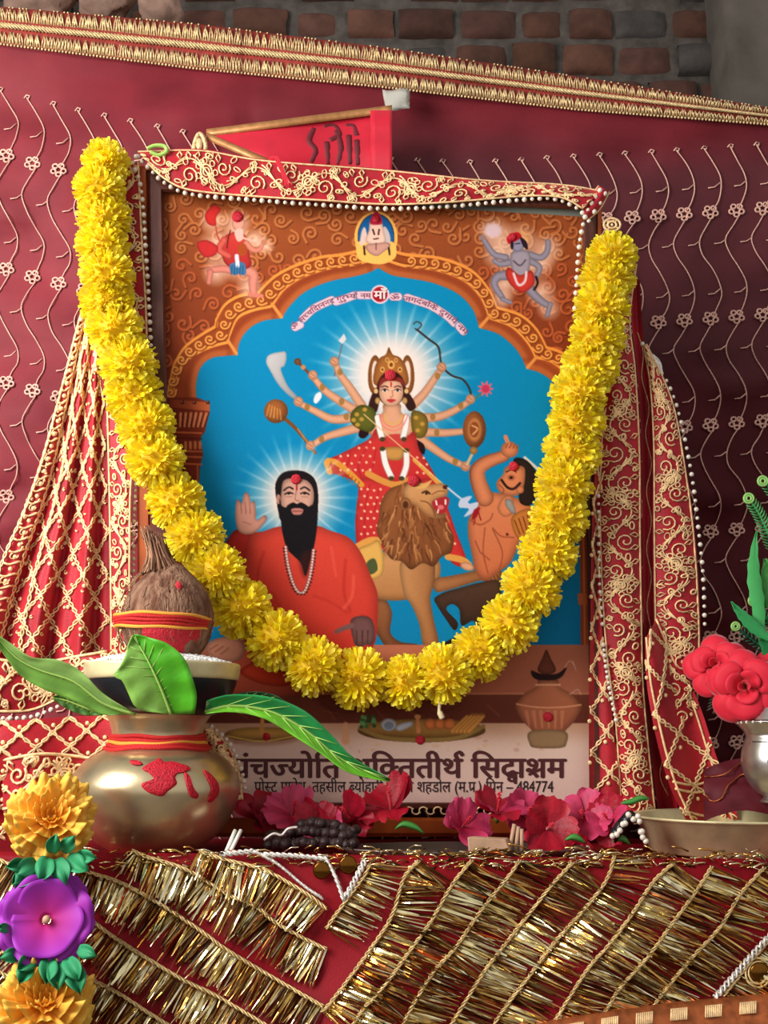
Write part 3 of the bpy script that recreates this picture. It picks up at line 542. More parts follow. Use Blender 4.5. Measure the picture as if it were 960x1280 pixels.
for x in (538, 550, 562): P.ell(x, 905, 8, 7, (222, 124, 66), rim=3)
for q in range(5): P.stroke([(566+q*5, 914), (576+q*5, 904), (584+q*5, 896-q*.3)], (7, 5), (220, 148, 70), rk=.35)
P.stroke([(590, 893), (604, 893)], 3, (150, 90, 50), sm=False); P.stroke([(523, 914), (522, 896)], (6, 4), (206, 130, 80)); P.ell(522, 896, 4, 3, (220, 150, 90))
P.fill([(672, 850), (698, 850), (698, 858), (716, 868), (728, 884), (718, 902), (704, 916), (706, 928), (702, 934), (668, 934), (664, 928), (666, 914), (652, 900), (643, 882), (656, 866), (672, 858)], (196, 116, 80), (150, 82, 56), ang=90, rim=5, sm=False)
P.fill([(663, 914), (706, 914), (708, 930), (700, 935), (670, 935), (662, 930)], (156, 120, 84), rim=3); P.stroke([(646, 880), (670, 884), (702, 884), (726, 881)], 2, (226, 150, 110)); P.stroke([(670, 856), (700, 856)], 2.4, (230, 160, 120), sm=False)
for q in range(6): P.stroke([(658+q*9, 890), (662+q*8, 910)], (5, 2), (220, 140, 100), a=.5, sm=False)
P.fill([(664, 838), (676, 842), (696, 842), (708, 834), (704, 844), (694, 850), (674, 850), (666, 846)], (46, 26, 24)); P.fill([(672, 838), (678, 822), (683, 812), (688, 822), (695, 838), (684, 843)], (112, 58, 42), rim=3)
for pl in ([(706, 834), (712, 826), (718, 832)], [(712, 868), (722, 862), (726, 868)], [(716, 826), (720, 838)]): P.stroke(pl, 1, (220, 170, 150))
# the seated bearded man in the orange robe
P.glow(370, 622, 68, (246, 214, 196), 1.1, 1, .3); P.rays(370, 622, 42, 86, 26, (230, 236, 240), .42); P.glow(370, 620, 44, (250, 222, 206), .8, .7)
RO = (212, 66, 50)
P.fill([(262, 806), (290, 796), (340, 792), (400, 806), (440, 830), (400, 862), (330, 872), (270, 864)], (206, 88, 62), (188, 84, 62), rim=6); P.fill([(300, 838), (330, 824), (364, 832), (378, 850), (350, 858), (318, 852)], (214, 68, 40), rim=4)
P.fill([(258, 806), (276, 797), (300, 798), (306, 812), (298, 826), (280, 828), (262, 822)], (204, 136, 108), rim=4)
for q in range(3): P.stroke([(262+q*7, 812+q*3), (272+q*7, 806+q*2)], 1.3, (150, 86, 66))
P.fill([(296, 662), (286, 672), (281, 684), (296, 704), (306, 724), (312, 690), (316, 668)], (176, 42, 36), rim=5)
P.fill([(350, 658), (330, 664), (314, 668), (308, 690), (304, 720), (306, 760), (310, 800), (330, 836), (440, 836), (460, 816), (470, 800), (472, 770), (472, 742), (462, 716), (452, 692), (436, 672), (412, 663), (394, 657)], RO, (196, 54, 42), rim=9, rk=.28)
for pl, c in (([(330, 690), (322, 720), (326, 770)], (172, 40, 32)), ([(432, 700), (430, 740), (438, 764)], (170, 40, 32)), ([(392, 745), (412, 752), (434, 766)], (182, 46, 36)), ([(440, 786), (452, 770), (466, 776)], (170, 40, 32)), ([(340, 740), (370, 790), (400, 812)], (186, 48, 38)), ([(442, 720), (440, 745), (430, 760)], (232, 96, 76)), ([(414, 684), (420, 720)], (224, 84, 66))): P.stroke(pl, 3.2, c, a=.6, f=3)
P.fill([(295, 628), (298, 624), (302, 630), (304, 620), (308, 615), (312, 620), (314, 628), (318, 626), (320, 638), (321, 650), (330, 644), (334, 648), (328, 657), (318, 666), (306, 668), (297, 662), (294, 645)], (206, 142, 122), rim=3)
for q in range(3): P.stroke([(301+q*5.6, 628), (302+q*5.4, 642)], 1.1, (156, 94, 80), sm=False)
P.stroke([(304, 652), (314, 656)], 1, (160, 100, 86))
P.fill([(346, 628), (344, 606), (352, 592), (366, 588), (382, 590), (394, 600), (398, 620), (396, 640), (388, 652), (354, 652), (348, 640)], (26, 18, 20))
P.fill([(352, 612), (354, 602), (362, 598), (382, 600), (391, 610), (392, 626), (386, 640), (372, 646), (356, 640), (351, 628)], (204, 152, 132), rim=4); P.ell(348, 624, 2.6, 6, (180, 124, 104))
P.fill([(349, 622), (352, 632), (360, 634), (371, 630), (382, 634), (391, 630), (397, 622), (397, 650), (394, 676), (388, 700), (382, 720), (376, 704), (366, 694), (358, 684), (352, 660)], (22, 18, 22))
P.fill([(380, 690), (388, 690), (384, 716), (380, 722), (374, 700)], (60, 22, 20), f=3, a=.7)
P.fill([(358, 633), (366, 628), (371, 630), (377, 628), (386, 634), (378, 634), (371, 632), (364, 635)], (20, 14, 16)); P.fill([(364, 637), (371, 635), (379, 637), (376, 643), (367, 643)], (186, 116, 104)); P.stroke([(365, 639), (378, 639)], 1, (110, 50, 46), sm=False)
for sx in (-1, 1):
    P.stroke([(371+sx*5, 611), (371+sx*10, 609), (371+sx*16, 613)], 2.2, (40, 26, 24)); P.stroke([(371+sx*5, 617), (371+sx*10, 615.4), (371+sx*15, 618)], 2, (50, 30, 28)); P.ell(371+sx*10, 617, 1.8, 1.3, (24, 16, 16)); P.stroke([(371+sx*6, 621), (371+sx*14, 621)], 1, (160, 104, 90), sm=False)
P.stroke([(371, 612), (369, 624), (374, 626)], 1.4, (160, 104, 88)); P.stroke([(371, 606), (371, 612)], 2, (160, 20, 34), sm=False)
neck = cat([(357, 684), (360, 706), (366, 728), (373, 740), (380, 740), (386, 726), (390, 706), (392, 688)], 5)
P.stroke(neck, 5, (150, 60, 52), sm=False)
for x, y in resample(neck, 34): P.ell(x, y, 1.5, 1.5, (226, 204, 196)); 
for x, y in resample([(x+(-2.6 if x < 376 else 2.6), y+1.4) for x, y in neck], 30): P.ell(x, y, 1.2, 1.2, (46, 22, 26))
P.fill([(438, 776), (448, 770), (462, 772), (468, 784), (468, 800), (464, 806), (458, 806), (452, 808), (444, 806), (440, 794)], (112, 74, 72), rim=4); P.stroke([(440, 782), (428, 786), (420, 790)], (7, 5), (120, 80, 78))
for q in range(3): P.stroke([(446+q*7, 788), (446+q*6.6, 804)], 1.2, (60, 36, 38), sm=False)
P.im += np.random.default_rng(1).normal(0, 2.2, P.im.shape[:2])[..., None]; P.im = np.clip(P.im, 0, 255)

QUAD = [(203, 239), (729, 271), (739, 1004), (219, 1003)]      # corners of the sheet
def quad(u, v):
    (ax, ay), (bx, by), (cx, cy), (dx, dy) = QUAD
    return ((ax*(1-u)+bx*u)*(1-v)+(dx*(1-u)+cx*u)*v, (ay*(1-u)+by*u)*(1-v)+(dy*(1-u)+cy*u)*v)
picture = thing('framed_picture', 'framed print of a many-armed goddess on a lion above a bearded man in orange', 'picture', rp(480, 1040, 0))
NU, NV = 560, 800
u_, v_ = np.meshgrid(np.linspace(0, 1, NU), np.linspace(0, 1, NV)); gx, gy = quad(u_, v_)
D_ = np.array(FW)[None, None]+np.array(RT)*((gx-CX)/FOC)[..., None]-np.array(UP)*((gy-CY)/FOC)[..., None]
pn = np.array(PN); k_ = (np.array(PO)-np.array(CAM))@pn/(D_@pn); pv = (np.array(CAM)+D_*k_[..., None]).reshape(-1, 3)
fx = np.clip((gx-P.x0)*P.S-.5, 0, P.w-1.01); fy = np.clip((gy-P.y0)*P.S-.5, 0, P.h-1.01); ix = fx.astype(int); iy = fy.astype(int); a_ = (fx-ix)[..., None]; b_ = (fy-iy)[..., None]
cc = (P.im[iy, ix]*(1-a_)+P.im[iy, ix+1]*a_)*(1-b_)+(P.im[iy+1, ix]*(1-a_)+P.im[iy+1, ix+1]*a_)*b_
cc = cc/255; cc = np.where(cc <= .04045, cc/12.92, ((cc+.055)/1.055)**2.4)
me = bpy.data.meshes.new('print'); me.vertices.add(NU*NV); me.vertices.foreach_set('co', (pv-np.array(picture.location)).astype(np.float32).ravel())
i_ = np.arange(NU*NV).reshape(NV, NU); qd = np.stack([i_[:-1, :-1], i_[1:, :-1], i_[1:, 1:], i_[:-1, 1:]], -1).reshape(-1, 4)
me.loops.add(qd.size); me.loops.foreach_set('vertex_index', qd.ravel().astype(np.int32)); me.polygons.add(len(qd)); me.polygons.foreach_set('loop_start', np.arange(0, qd.size, 4, dtype=np.int32))
me.update(calc_edges=True)
ca = me.color_attributes.new('col', 'FLOAT_COLOR', 'POINT'); ca.data.foreach_set('color', np.concatenate([cc.reshape(-1, 3), np.ones((NU*NV, 1))], 1).astype(np.float32).ravel())
me.materials.append(M['prnt']); pr = bpy.data.objects.new('print', me); COL.objects.link(pr); pr.parent = picture
# ------------------------------------------------------------------ frame, board, vermilion dots, lettering
def rail(mb, inn, out, o0, o1, bev=3):        # inn/out: two pixel points each; a bar with a bevelled front
    def rows(p, q):
        L = [(0, o0), (0, o1-.004), (.15, o1), (.8, o1-.001), (1, o1-.006), (1, o0)]
        return [rp(p[0]*(1-t)+q[0]*t, p[1]*(1-t)+q[1]*t, o) for t, o in L]
    n = 12; R = [rows((inn[0][0]*(1-s)+inn[1][0]*s, inn[0][1]*(1-s)+inn[1][1]*s), (out[0][0]*(1-s)+out[1][0]*s, out[0][1]*(1-s)+out[1][1]*s)) for s in [i/n for i in range(n+1)]]
    ids = mb.grid(R, cu=True); mb.face(*ids[0]); mb.face(*ids[-1][::-1])
b = MB()
rail(b, [(204, 240), (219, 1003)], [(184, 214), (190, 1012)], -.018, .012)
rail(b, [(204, 240), (728, 262)], [(184, 214), (746, 240)], -.018, .012)
rail(b, [(728, 262), (738, 1003)], [(746, 240), (752, 1012)], -.018, .012)
rail(b, [(219, 1003), (738, 1003)], [(190, 1012), (752, 1012)], -.018, .012)
b.build('inner_frame', M['frame'], picture, smooth=False)
b = MB()
rail(b, [(184, 214), (190, 1012)], [(172, 206), (172, 1046)], -.02, .008)
rail(b, [(190, 1022), (752, 1022)], [(172, 1046), (766, 1046)], -.02, .012)
rail(b, [(746, 240), (752, 1012)], [(752, 236), (762, 1046)], -.02, .008)
rail(b, [(184, 214), (746, 240)], [(172, 206), (752, 236)], -.02, .008)
b.build('outer_moulding', M['frameor'], picture, smooth=False)
b = MB()                                       # row of small gilt scallops along the bottom rail
for k in range(62):
    x = 196+k*9; pts = [rp(x+5*math.cos(q)-(0 if k % 4 < 2 else 0), 1013.5-4.5*math.sin(q)*(1 if k % 2 else -1), .0145) for q in np.linspace(0.2, 1.25*PI, 9)]
    b.tube(pts, .0011, 4)
b.build('scallop_moulding', M['gold_th'], picture)
b = MB(); c4 = [rp(*quad(0, 0), -.003), rp(*quad(1, 0), -.003), rp(*quad(1, 1), -.003), rp(*quad(0, 1), -.003)]
c4[0] = rp(204, 232, -.003); c4[1] = rp(735, 250, -.003)
b.box([c4[3]-PN*.004, c4[2]-PN*.004, c4[2], c4[3], c4[0]-PN*.004, c4[1]-PN*.004, c4[1], c4[0]])
b.build('backing_board', M['grey'], picture, smooth=False)
# vermilion dabs on foreheads, pots and plates
VM = Matrix((RT, PN, RT.cross(PN))).transposed()
for k, (x, y, r) in enumerate(((297, 271, 6.5), (470, 274, 5), (640, 296, 5.5), (488, 469, 7.5), (370, 599, 6.8), (517, 601, 8), (642, 583, 6.5), (525, 925, 6), (333, 921, 5), (685, 896, 6.5))):
    b = MB(); c = rp(x, y, .0004)
    rr_ = random.Random(k); b.ball(c, r*.00102, 14, 8, (1, .3, .95), VM)
    b.v = [tuple(Vector(v)+Vector(noise.noise_vector(Vector(v)*900+Vector((k, 0, 0))))*.0007) for v in b.v]
    o = b.build('vermilion_dot', M['verm'], picture)
# lettering
FC = bpy.data.curves.new('lettering_source', 'FONT'); FO = bpy.data.objects.new('lettering_source', FC); COL.objects.link(FO)
def raw(s, bold):
    FC.body = s; FC.offset = bold; FC.resolution_u = 4
    dg = bpy.context.evaluated_depsgraph_get(); dg.update(); ev = FO.evaluated_get(dg); m_ = ev.to_mesh()
    v = [tuple(p.co) for p in m_.vertices]; f = [tuple(p.vertices) for p in m_.polygons]; ev.to_mesh_clear(); return v, f
def maxx(s): v, _ = raw(s, 0); return max(p[0] for p in v)
ADV = {}
def adv(ch):
    if ch not in ADV: ADV[ch] = maxx(ch+'llllll')-maxx('llllll')
    return ADV[ch]
def glyph(ch, bold, clip=None):
    v, f = raw(ch, bold); bm = bmesh.new(); vs = [bm.verts.new(p) for p in v]
    for q in f:
        try: bm.faces.new([vs[i] for i in q])
        except ValueError: pass
    if clip is not None: bmesh.ops.bisect_plane(bm, geom=bm.verts[:]+bm.edges[:]+bm.faces[:], plane_co=(clip, 0, 0), plane_no=(1, 0, 0), clear_outer=True)
    bm.verts.index_update(); r = [tuple(x.co) for x in bm.verts], [tuple(x.index for x in q.verts) for q in bm.faces]; bm.free(); return r
HW = .17                                      # what a half form loses on the right
# tokens: plain text; 'X~' = half form; '^' = reph over the letter before; '/' = subscript stroke under the letter before; '_X' = small letter tucked under
def layout(tokens, bold):
    V, F = [], []; pen = 0; last = 0
    def add(v, f, dx=0, dy=0, s=1, x0=0):
        n = len(V); V.extend([((x-x0)*s+x0+dx, y*s+dy) for x, y, *_ in v]); F.extend([tuple(i+n for i in q) for q in f])
    def bar(pts, w_):
        P_ = cat(pts, 5); L_, R_ = [], []
        for i, p in enumerate(P_):
            d = np.array(P_[min(i+1, len(P_)-1)])-np.array(P_[max(i-1, 0)]); d = d/np.linalg.norm(d); nrm = np.array([-d[1], d[0]])*w_/2; L_.append(tuple(p+nrm)); R_.append(tuple(p-nrm))
        n = len(L_); add(L_+R_, [(i, i+1, n+i+1, n+i) for i in range(n-1)])
    for tk in tokens:
        if tk == ' ': pen += .3; continue
        if tk == '^': bar([(pen-.14, .62), (pen-.2, .78), (pen-.06, .86), (pen+.02, .74)], .075+bold); continue
        if tk == '/': bar([(last+.12, .1), (last+.3, .2), (pen-.16, .3)], .06+bold); continue
        if tk[0] == '_': v, f = glyph(tk[1:], bold); add(v, f, last+.16, -.2, .62); continue
        if tk[0] == '=':                        # a sign set over/behind the letter that follows, no advance of its own
            v, f = glyph(tk[1:], bold); add(v, f, pen); continue
        if tk.endswith('~'): a = adv(tk[0]); v, f = glyph(tk[0], bold, a-HW); add(v, f, pen); last = pen; pen += a-HW; continue
        v, f = glyph(tk, bold); a = adv(tk); add(v, f, pen)
        if a > .05: last = pen
        pen += a
    return V, F, pen
def put(tokens, bold, place, mb):
    V, F, wd = layout(tokens, 0)
    for k, (dx, dy) in enumerate(((-1, 0), (1, 0), (0, 1), (0, -1)) if bold else ()): put1(V, F, wd, lambda u, y, dx=dx, dy=dy, k=k: place(u+dx*bold/wd, y+dy*bold*.6)+PN*(.00004*(k+1)), mb)
    put1(V, F, wd, place, mb)
def put1(V, F, wd, place, mb):
    ids = [mb.vert(place(x/wd, y)) for x, y in V]
    for q in F: mb.face(*[ids[i] for i in q])
I_, II, O_, AN, AA, E_, U_ = '\u093f', '\u0940', '\u094b', '\u0902', '\u093e', '\u0947', '\u0941'
title = ['प', AN, 'च', 'ज~', 'य', O_, I_, 'त', ' ', 'श', I_, 'क~', 'त', 'त', II, 'थ', '^', ' ', I_, 'स', 'द', '_ध', AA, 'श', '/', 'म']
b = MB(); put(title, .03, lambda u, y: rp(290+u*417, 972-y*37, .0006), b); b.build('title_lettering', M['ink'], picture, smooth=False)
line = ['प', O_, 'स~', 'ट', ' ', 'प', 'प', O_, 'ध', ',', ' ', 'त', 'ह', 'स', II, 'ल', ' ', 'ब~', 'य', O_, 'ह', AA, 'र', II, ',', ' ', I_, 'ज', 'ल', AA, ' ', 'श', 'ह', 'ड', O_, 'ल', ' ', '(', 'म', '.', 'प', '/', '.', ')', ' ', I_, 'प', 'न', ' ', '–', ' ', '4', '8', '4', '7', '7', '4']
b = MB(); put(line, .012, lambda u, y: rp(318+u*374, 990-y*20, .0006), b); b.build('address_lettering', M['inkb'], picture, smooth=False)
b = MB(); put(['म', AA, '\u0901'], .03, lambda u, y: rp(467.5+u*15, 373.5-y*15, .0006), b); b.build('roundel_lettering', M['inkw'], picture, smooth=False)
arcL = cat([(366, 413), (380, 400), (395, 388), (414, 379), (438, 373), (464, 372)], 8); arcR = cat([(487, 374), (510, 376), (534, 383), (556, 395), (570, 407), (582, 419)], 8)
for arc, tk in ((arcL, ['ॐ', ' ', 'स', 'च~', 'च', I_, 'द', AA, 'न', 'न', 'द', ' ', 'ग', U_, 'र', U_, 'भ~', 'य', O_, ' ', 'न', 'म']), (arcR, ['ॐ', ' ', 'ज', 'ग', 'द', AN, 'ब', I_, 'क', E_, ' ', 'द', U_, 'ग', AA, 'य', E_, ' ', 'न', 'म'])):
    A = resample(arc, 200)
    def pl(u, y):
        i = int(min(max(u, 0), 1)*197)+1; t = A[min(i+1, 199)]-A[i-1]; t = t/np.linalg.norm(t); q = A[i]+np.array([t[1], -t[0]])*(y*9.2-.3); return rp(q[0], q[1], .0006)
    b = MB(); put(tk, .0, pl, b); b.build('arc_lettering', M['inkp'], picture, smooth=False)
bpy.data.objects.remove(FO); bpy.data.curves.remove(FC)
# ------------------------------------------------------------------ backdrop curtain with its zari band and embroidered vines
def lerp_curve(tab, x): return float(np.interp(x, [t[0] for t in tab], [t[1] for t in tab]))
BU = [(-160, -2), (0, 9), (240, 30), (480, 60), (720, 96), (960, 135), (1120, 162)]      # band: upper and lower edge
BL = [(-160, 40), (0, 54), (240, 84), (480, 108), (720, 136), (960, 155), (1120, 172)]
def cy_(px, py):                               # depth of the curtain: shallow folds
    n = noise.noise(Vector((px*.004, py*.011, 2)))*.03+noise.noise(Vector((px*.012, py*.028, 7)))*.013+noise.noise(Vector((px*.03+py*.012, py*.05, 9)))*.004
    top = max(0, 1-abs(py-lerp_curve(BL, px)-30)/90)
    return .165+n*(1 if py > 180 else .6)+.010*top*math.sin(px*.012+py*.05)+.012*math.sin((px*.35+py)*.02)*(1 if px < 300 else .5)
def cp(px, py, off=0): return at(px, py, cy_(px, py)-off)
curtain = thing('curtain', 'maroon sheer curtain with pink embroidered vines and a gold zari top band', 'curtain', at(480, 1040, .165))
b = MB(); rows = []
for j in range(76):
    v = j/75; rows.append([(px, lerp_curve(BL, px)-4+(1120-lerp_curve(BL, px))*v) for px in range(-160, 1125, 12)])
def toned(px, py):                           # lining tones with light and shade painted in: lit left, dark lower right
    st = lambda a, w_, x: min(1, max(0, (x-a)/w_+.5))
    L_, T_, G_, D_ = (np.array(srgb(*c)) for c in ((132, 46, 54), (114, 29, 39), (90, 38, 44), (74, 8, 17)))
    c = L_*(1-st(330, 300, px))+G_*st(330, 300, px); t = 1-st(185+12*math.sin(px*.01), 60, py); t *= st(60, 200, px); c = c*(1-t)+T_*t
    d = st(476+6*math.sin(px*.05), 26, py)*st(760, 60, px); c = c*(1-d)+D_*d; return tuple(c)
ids = []
for r in rows:
    ids.append([])
    for q in r: b.col = toned(*q); ids[-1].append(b.vert(cp(*q)))
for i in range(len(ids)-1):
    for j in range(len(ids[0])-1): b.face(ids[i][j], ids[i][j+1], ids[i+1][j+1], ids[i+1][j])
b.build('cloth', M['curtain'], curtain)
def row_y(x): return lerp_curve([(-100, 168), (0, 192), (40, 204), (100, 219), (250, 250), (450, 277), (600, 283), (700, 277), (820, 270), (960, 260), (1100, 252)], x)
b = MB(); fl = MB(); r_ = random.Random(2)
def hidden(x, y): return 190 < x < 745 and 275 < y < 1000
for k in range(-4, 36):
    x0 = 8+k*32.6
    for rw in range(-1, 6):
        gap = 142 if x0 < 420 else 133
        ry = row_y(x0)+rw*gap
        if ry > 1000: continue
        if hidden(x0, ry+60) and hidden(x0, ry): continue
        sx = 1 if x0 > 400 else 1
        jit = lambda: r_.uniform(-1.2, 1.2)
        stem = [(3, gap*.04), (-5, gap*.14), (-13, gap*.27), (-9, gap*.40), (2, gap*.53), (11, gap*.66), (13, gap*.78), (9, gap*.9), (2, gap*.985)] if x0 > 400 else [(4, gap*.04), (-6, gap*.15), (-14, gap*.27), (-8, gap*.42), (4, gap*.56), (14, gap*.7), (13, gap*.82), (8, gap*.9), (2, gap*.985)]
        if rw == -1:
            stem = stem[3:]
            if x0 < 120: stem = stem[0:]
        pts = [(x0+a*sx+jit(), ry+c) for a, c in stem]
        lo = lerp_curve(BL, x0)+8
        pts = [p for p in cat(pts, 4) if p[1] > lo]
        if len(pts) > 3: b.tube([cp(x, y, .0022+.0006*(i % 2)) for i, (x, y) in enumerate(pts)], .00105, 4)
        if rw >= 0: b.tube([cp(x0-13+a, ry+gap*.27+c, .0025) for a, c in ((0, 0), (-7, 5), (-15, 6))], .0011, 4)
        if ry+gap*.72 > lo: b.tube([cp(x0+12+a, ry+gap*.72+c, .0025) for a, c in ((0, 0), (-7, 6), (-15, 7))], .0011, 4)
        if rw == -1: b.tube([cp(pts[0][0]+a, pts[0][1]+c, .0025) for a, c in ((-3, 1), (0, -3), (4, -2), (2, 2))], .0014, 4); continue
        if hidden(x0, ry): continue
        for q in range(5):                     # a five petalled flower
            an = q*2*PI/5+.3; ring = []
            for t in np.linspace(0, 2*PI, 9, endpoint=False):
                u, v = 6.6+3.1*math.cos(t), 3.4*math.sin(t); ring.append((x0+u*math.cos(an)-v*math.sin(an), ry+(u*math.sin(an)+v*math.cos(an))*.86))
            fl.tube([cp(x, y, .0025) for x, y in ring], .0017, 4, closed=True)
            fl.ball(cp(x0+3.4*math.cos(an), ry+3*math.sin(an), .002), .0013, 6, 4)
b.build('embroidered_vines', M['vine'], curtain); fl.build('embroidered_flowers', M['vine'], curtain)
def sag(x, t, o=.01): px = x; u, l = lerp_curve(BU, px), lerp_curve(BL, px); return at(px, u*(1-t)+l*t, cy_(px, l)-o)
b = MB(); b.grid([[sag(x, t, .006) for x in range(-160, 1125, 10)] for t in (0, .25, .5, .75, 1)]); bandp = b.build('band', M['zarired'], curtain, solid=.003)
b = MB(); bb = b; r_ = random.Random(4)
x = -158
while x < 1122:
    w_ = lerp_curve(BL, x)-lerp_curve(BU, x); st = 4.3
    for (t0, t1) in ((0, .36), (.64, .98)):      # upright loops of gold thread
        s_ = r_.uniform(-2.5, 2.5)
        b.tube([sag(x-1+s_*.2, t1, .0075), sag(x-1.5+s_, (t0+t1)/2, .0125), sag(x+.2+s_, t0+.02, .0105), sag(x+1.8+s_, (t0+t1)/2, .0122), sag(x+1.6, t1, .0075)], .00125, 4)
    b.tube([sag(x-4, .42, .009), sag(x+1, .48, .012), sag(x+6, .57, .009)], .0015, 4)
    if int(x) % 2: b.tube([sag(x-4, .57, .008), sag(x+1, .5, .010), sag(x+6, .43, .008)], .0011, 4)
    bb.ball(sag(x, 1.02, .0095), .0021, 6, 4)
    if r_.random() < .5: bb.ball(sag(x+2, -.01, .0095), .0016, 6, 4)
    x += st
b.build('zari_work', M['zari'], bandp)
# a scrap of clear tape under the band
b = MB(); R = [[at(478+34*i/6+(6*(1-j/5)*0)+(4*j/5 if i == 0 else 0), 112+25*j/5+1.5*math.sin(i*1.1+j), .125+.004*math.sin(i*.9+j*.7)) for i in range(7)] for j in range(6)]
b.grid(R); tag(b.build('tape_scrap', M['tape'], solid=.0006, loc=at(495, 112, .13)), 'small shiny scrap of clear tape stuck under the gold band', 'tape')
# ------------------------------------------------------------------ pennant flag behind the picture's top edge
flag = thing('pennant_flag', 'red triangular pennant with a dull gold ribbon edge behind the picture', 'flag', at(478, 230, .08))
def fy(px, py): return .075+.010*math.sin(px*.028+py*.01)+.006*math.sin(py*.09)
b = MB(); rows = []
for i in range(34):
    px = 268+i*(470-268)/33; a = 163+(140-163)*(px-268)/202; c = min(172+(px-268)*.42, 252)
    rows.append([at(px, a+(c-a)*j/8, fy(px, a+(c-a)*j/8)) for j in range(9)])
b.grid(rows); b.build('flag_cloth', M['flagred'], flag, solid=.0008)
b = MB()
for e in (0, 1):
    rows = []
    for i in range(30):
        px = 258+i*(232 if e == 0 else 100)/29; y = 166+(136-166)*(px-258)/232 if e == 0 else 170+(px-258)*.43
        rows.append([at(px, y-4.5, fy(px, y)-.003), at(px, y, fy(px, y)-.0045), at(px, y+5, fy(px, y)-.003)])
    b.grid(rows)
b.build('gold_ribbon', M['flaggold'], flag, solid=.001)
b = MB()
b.grid([[at(px, y, fy(px, y)-.006) for px in (463, 470, 478, 486, 490)] for y in (138, 160, 180, 200, 225, 250)]); b.build('pole_sleeve', M['flagred'], flag, solid=.002)
b = MB()
for pl in ([(392, 163), (386, 178), (394, 190), (388, 203)], [(404, 160), (416, 158), (424, 170), (412, 178)], [(408, 180), (410, 206)], [(420, 166), (426, 186), (422, 206)], [(432, 158), (442, 160), (446, 172)], [(436, 172), (438, 206)], [(446, 178), (448, 207)]):
    b.tube([at(x, y, fy(x, y)+.0046) for x, y in cat(pl, 6)], .0062, 12)
b.v = [tuple(v) for v in b.v]; b.build('flag_print', M['flagprint'], flag)
b = MB(); b.tube([at(x, y, .07) for x, y in cat([(241, 194), (243, 180), (248, 168), (253, 170), (257, 182), (256, 194)], 5)], .0035, 6); b.ball(at(249, 180, .068), .008, 10, 8, (.6, .4, 1.2))
tag(b.build('brass_hook', M['zari'], loc=at(249, 194, .07)), 'small brass hook at the left tip of the pennant', 'hook')
# ------------------------------------------------------------------ the red embroidered veil draped over the picture
class Ruled:                                   # cloth between two pixel outlines, off(u, v) metres in front of the picture plane
    def __init__(s, L, R, off, n=60): s.L = resample(cat(L, 6), n); s.R = resample(cat(R, 6), n); s.n = n; s.off = off; s.h = plen(s.L)*.5+plen(s.R)*.5; s.w = float(np.linalg.norm(s.L-s.R, axis=1).mean())
    def px(s, u, v):
        k = min(max(v, 0), 1)*(s.n-1); i = min(int(k), s.n-2); t = k-i; return (s.L[i]*(1-t)+s.L[i+1]*t)*(1-u)+(s.R[i]*(1-t)+s.R[i+1]*t)*u
    def p(s, u, v, o=0): q = s.px(u, v); return rp(q[0], q[1], s.off(u, v)+o)
    def mesh(s, mb, nu=16, nv=60): mb.grid([[s.p(i/nu, j/nv) for i in range(nu+1)] for j in range(nv+1)])
EM = .0016
def thread(mb, S, uv, r=.00105, o=EM, n=4): 
    if len(uv) > 1: mb.tube([S.p(u, v, o) for u, v in uv], r, n)
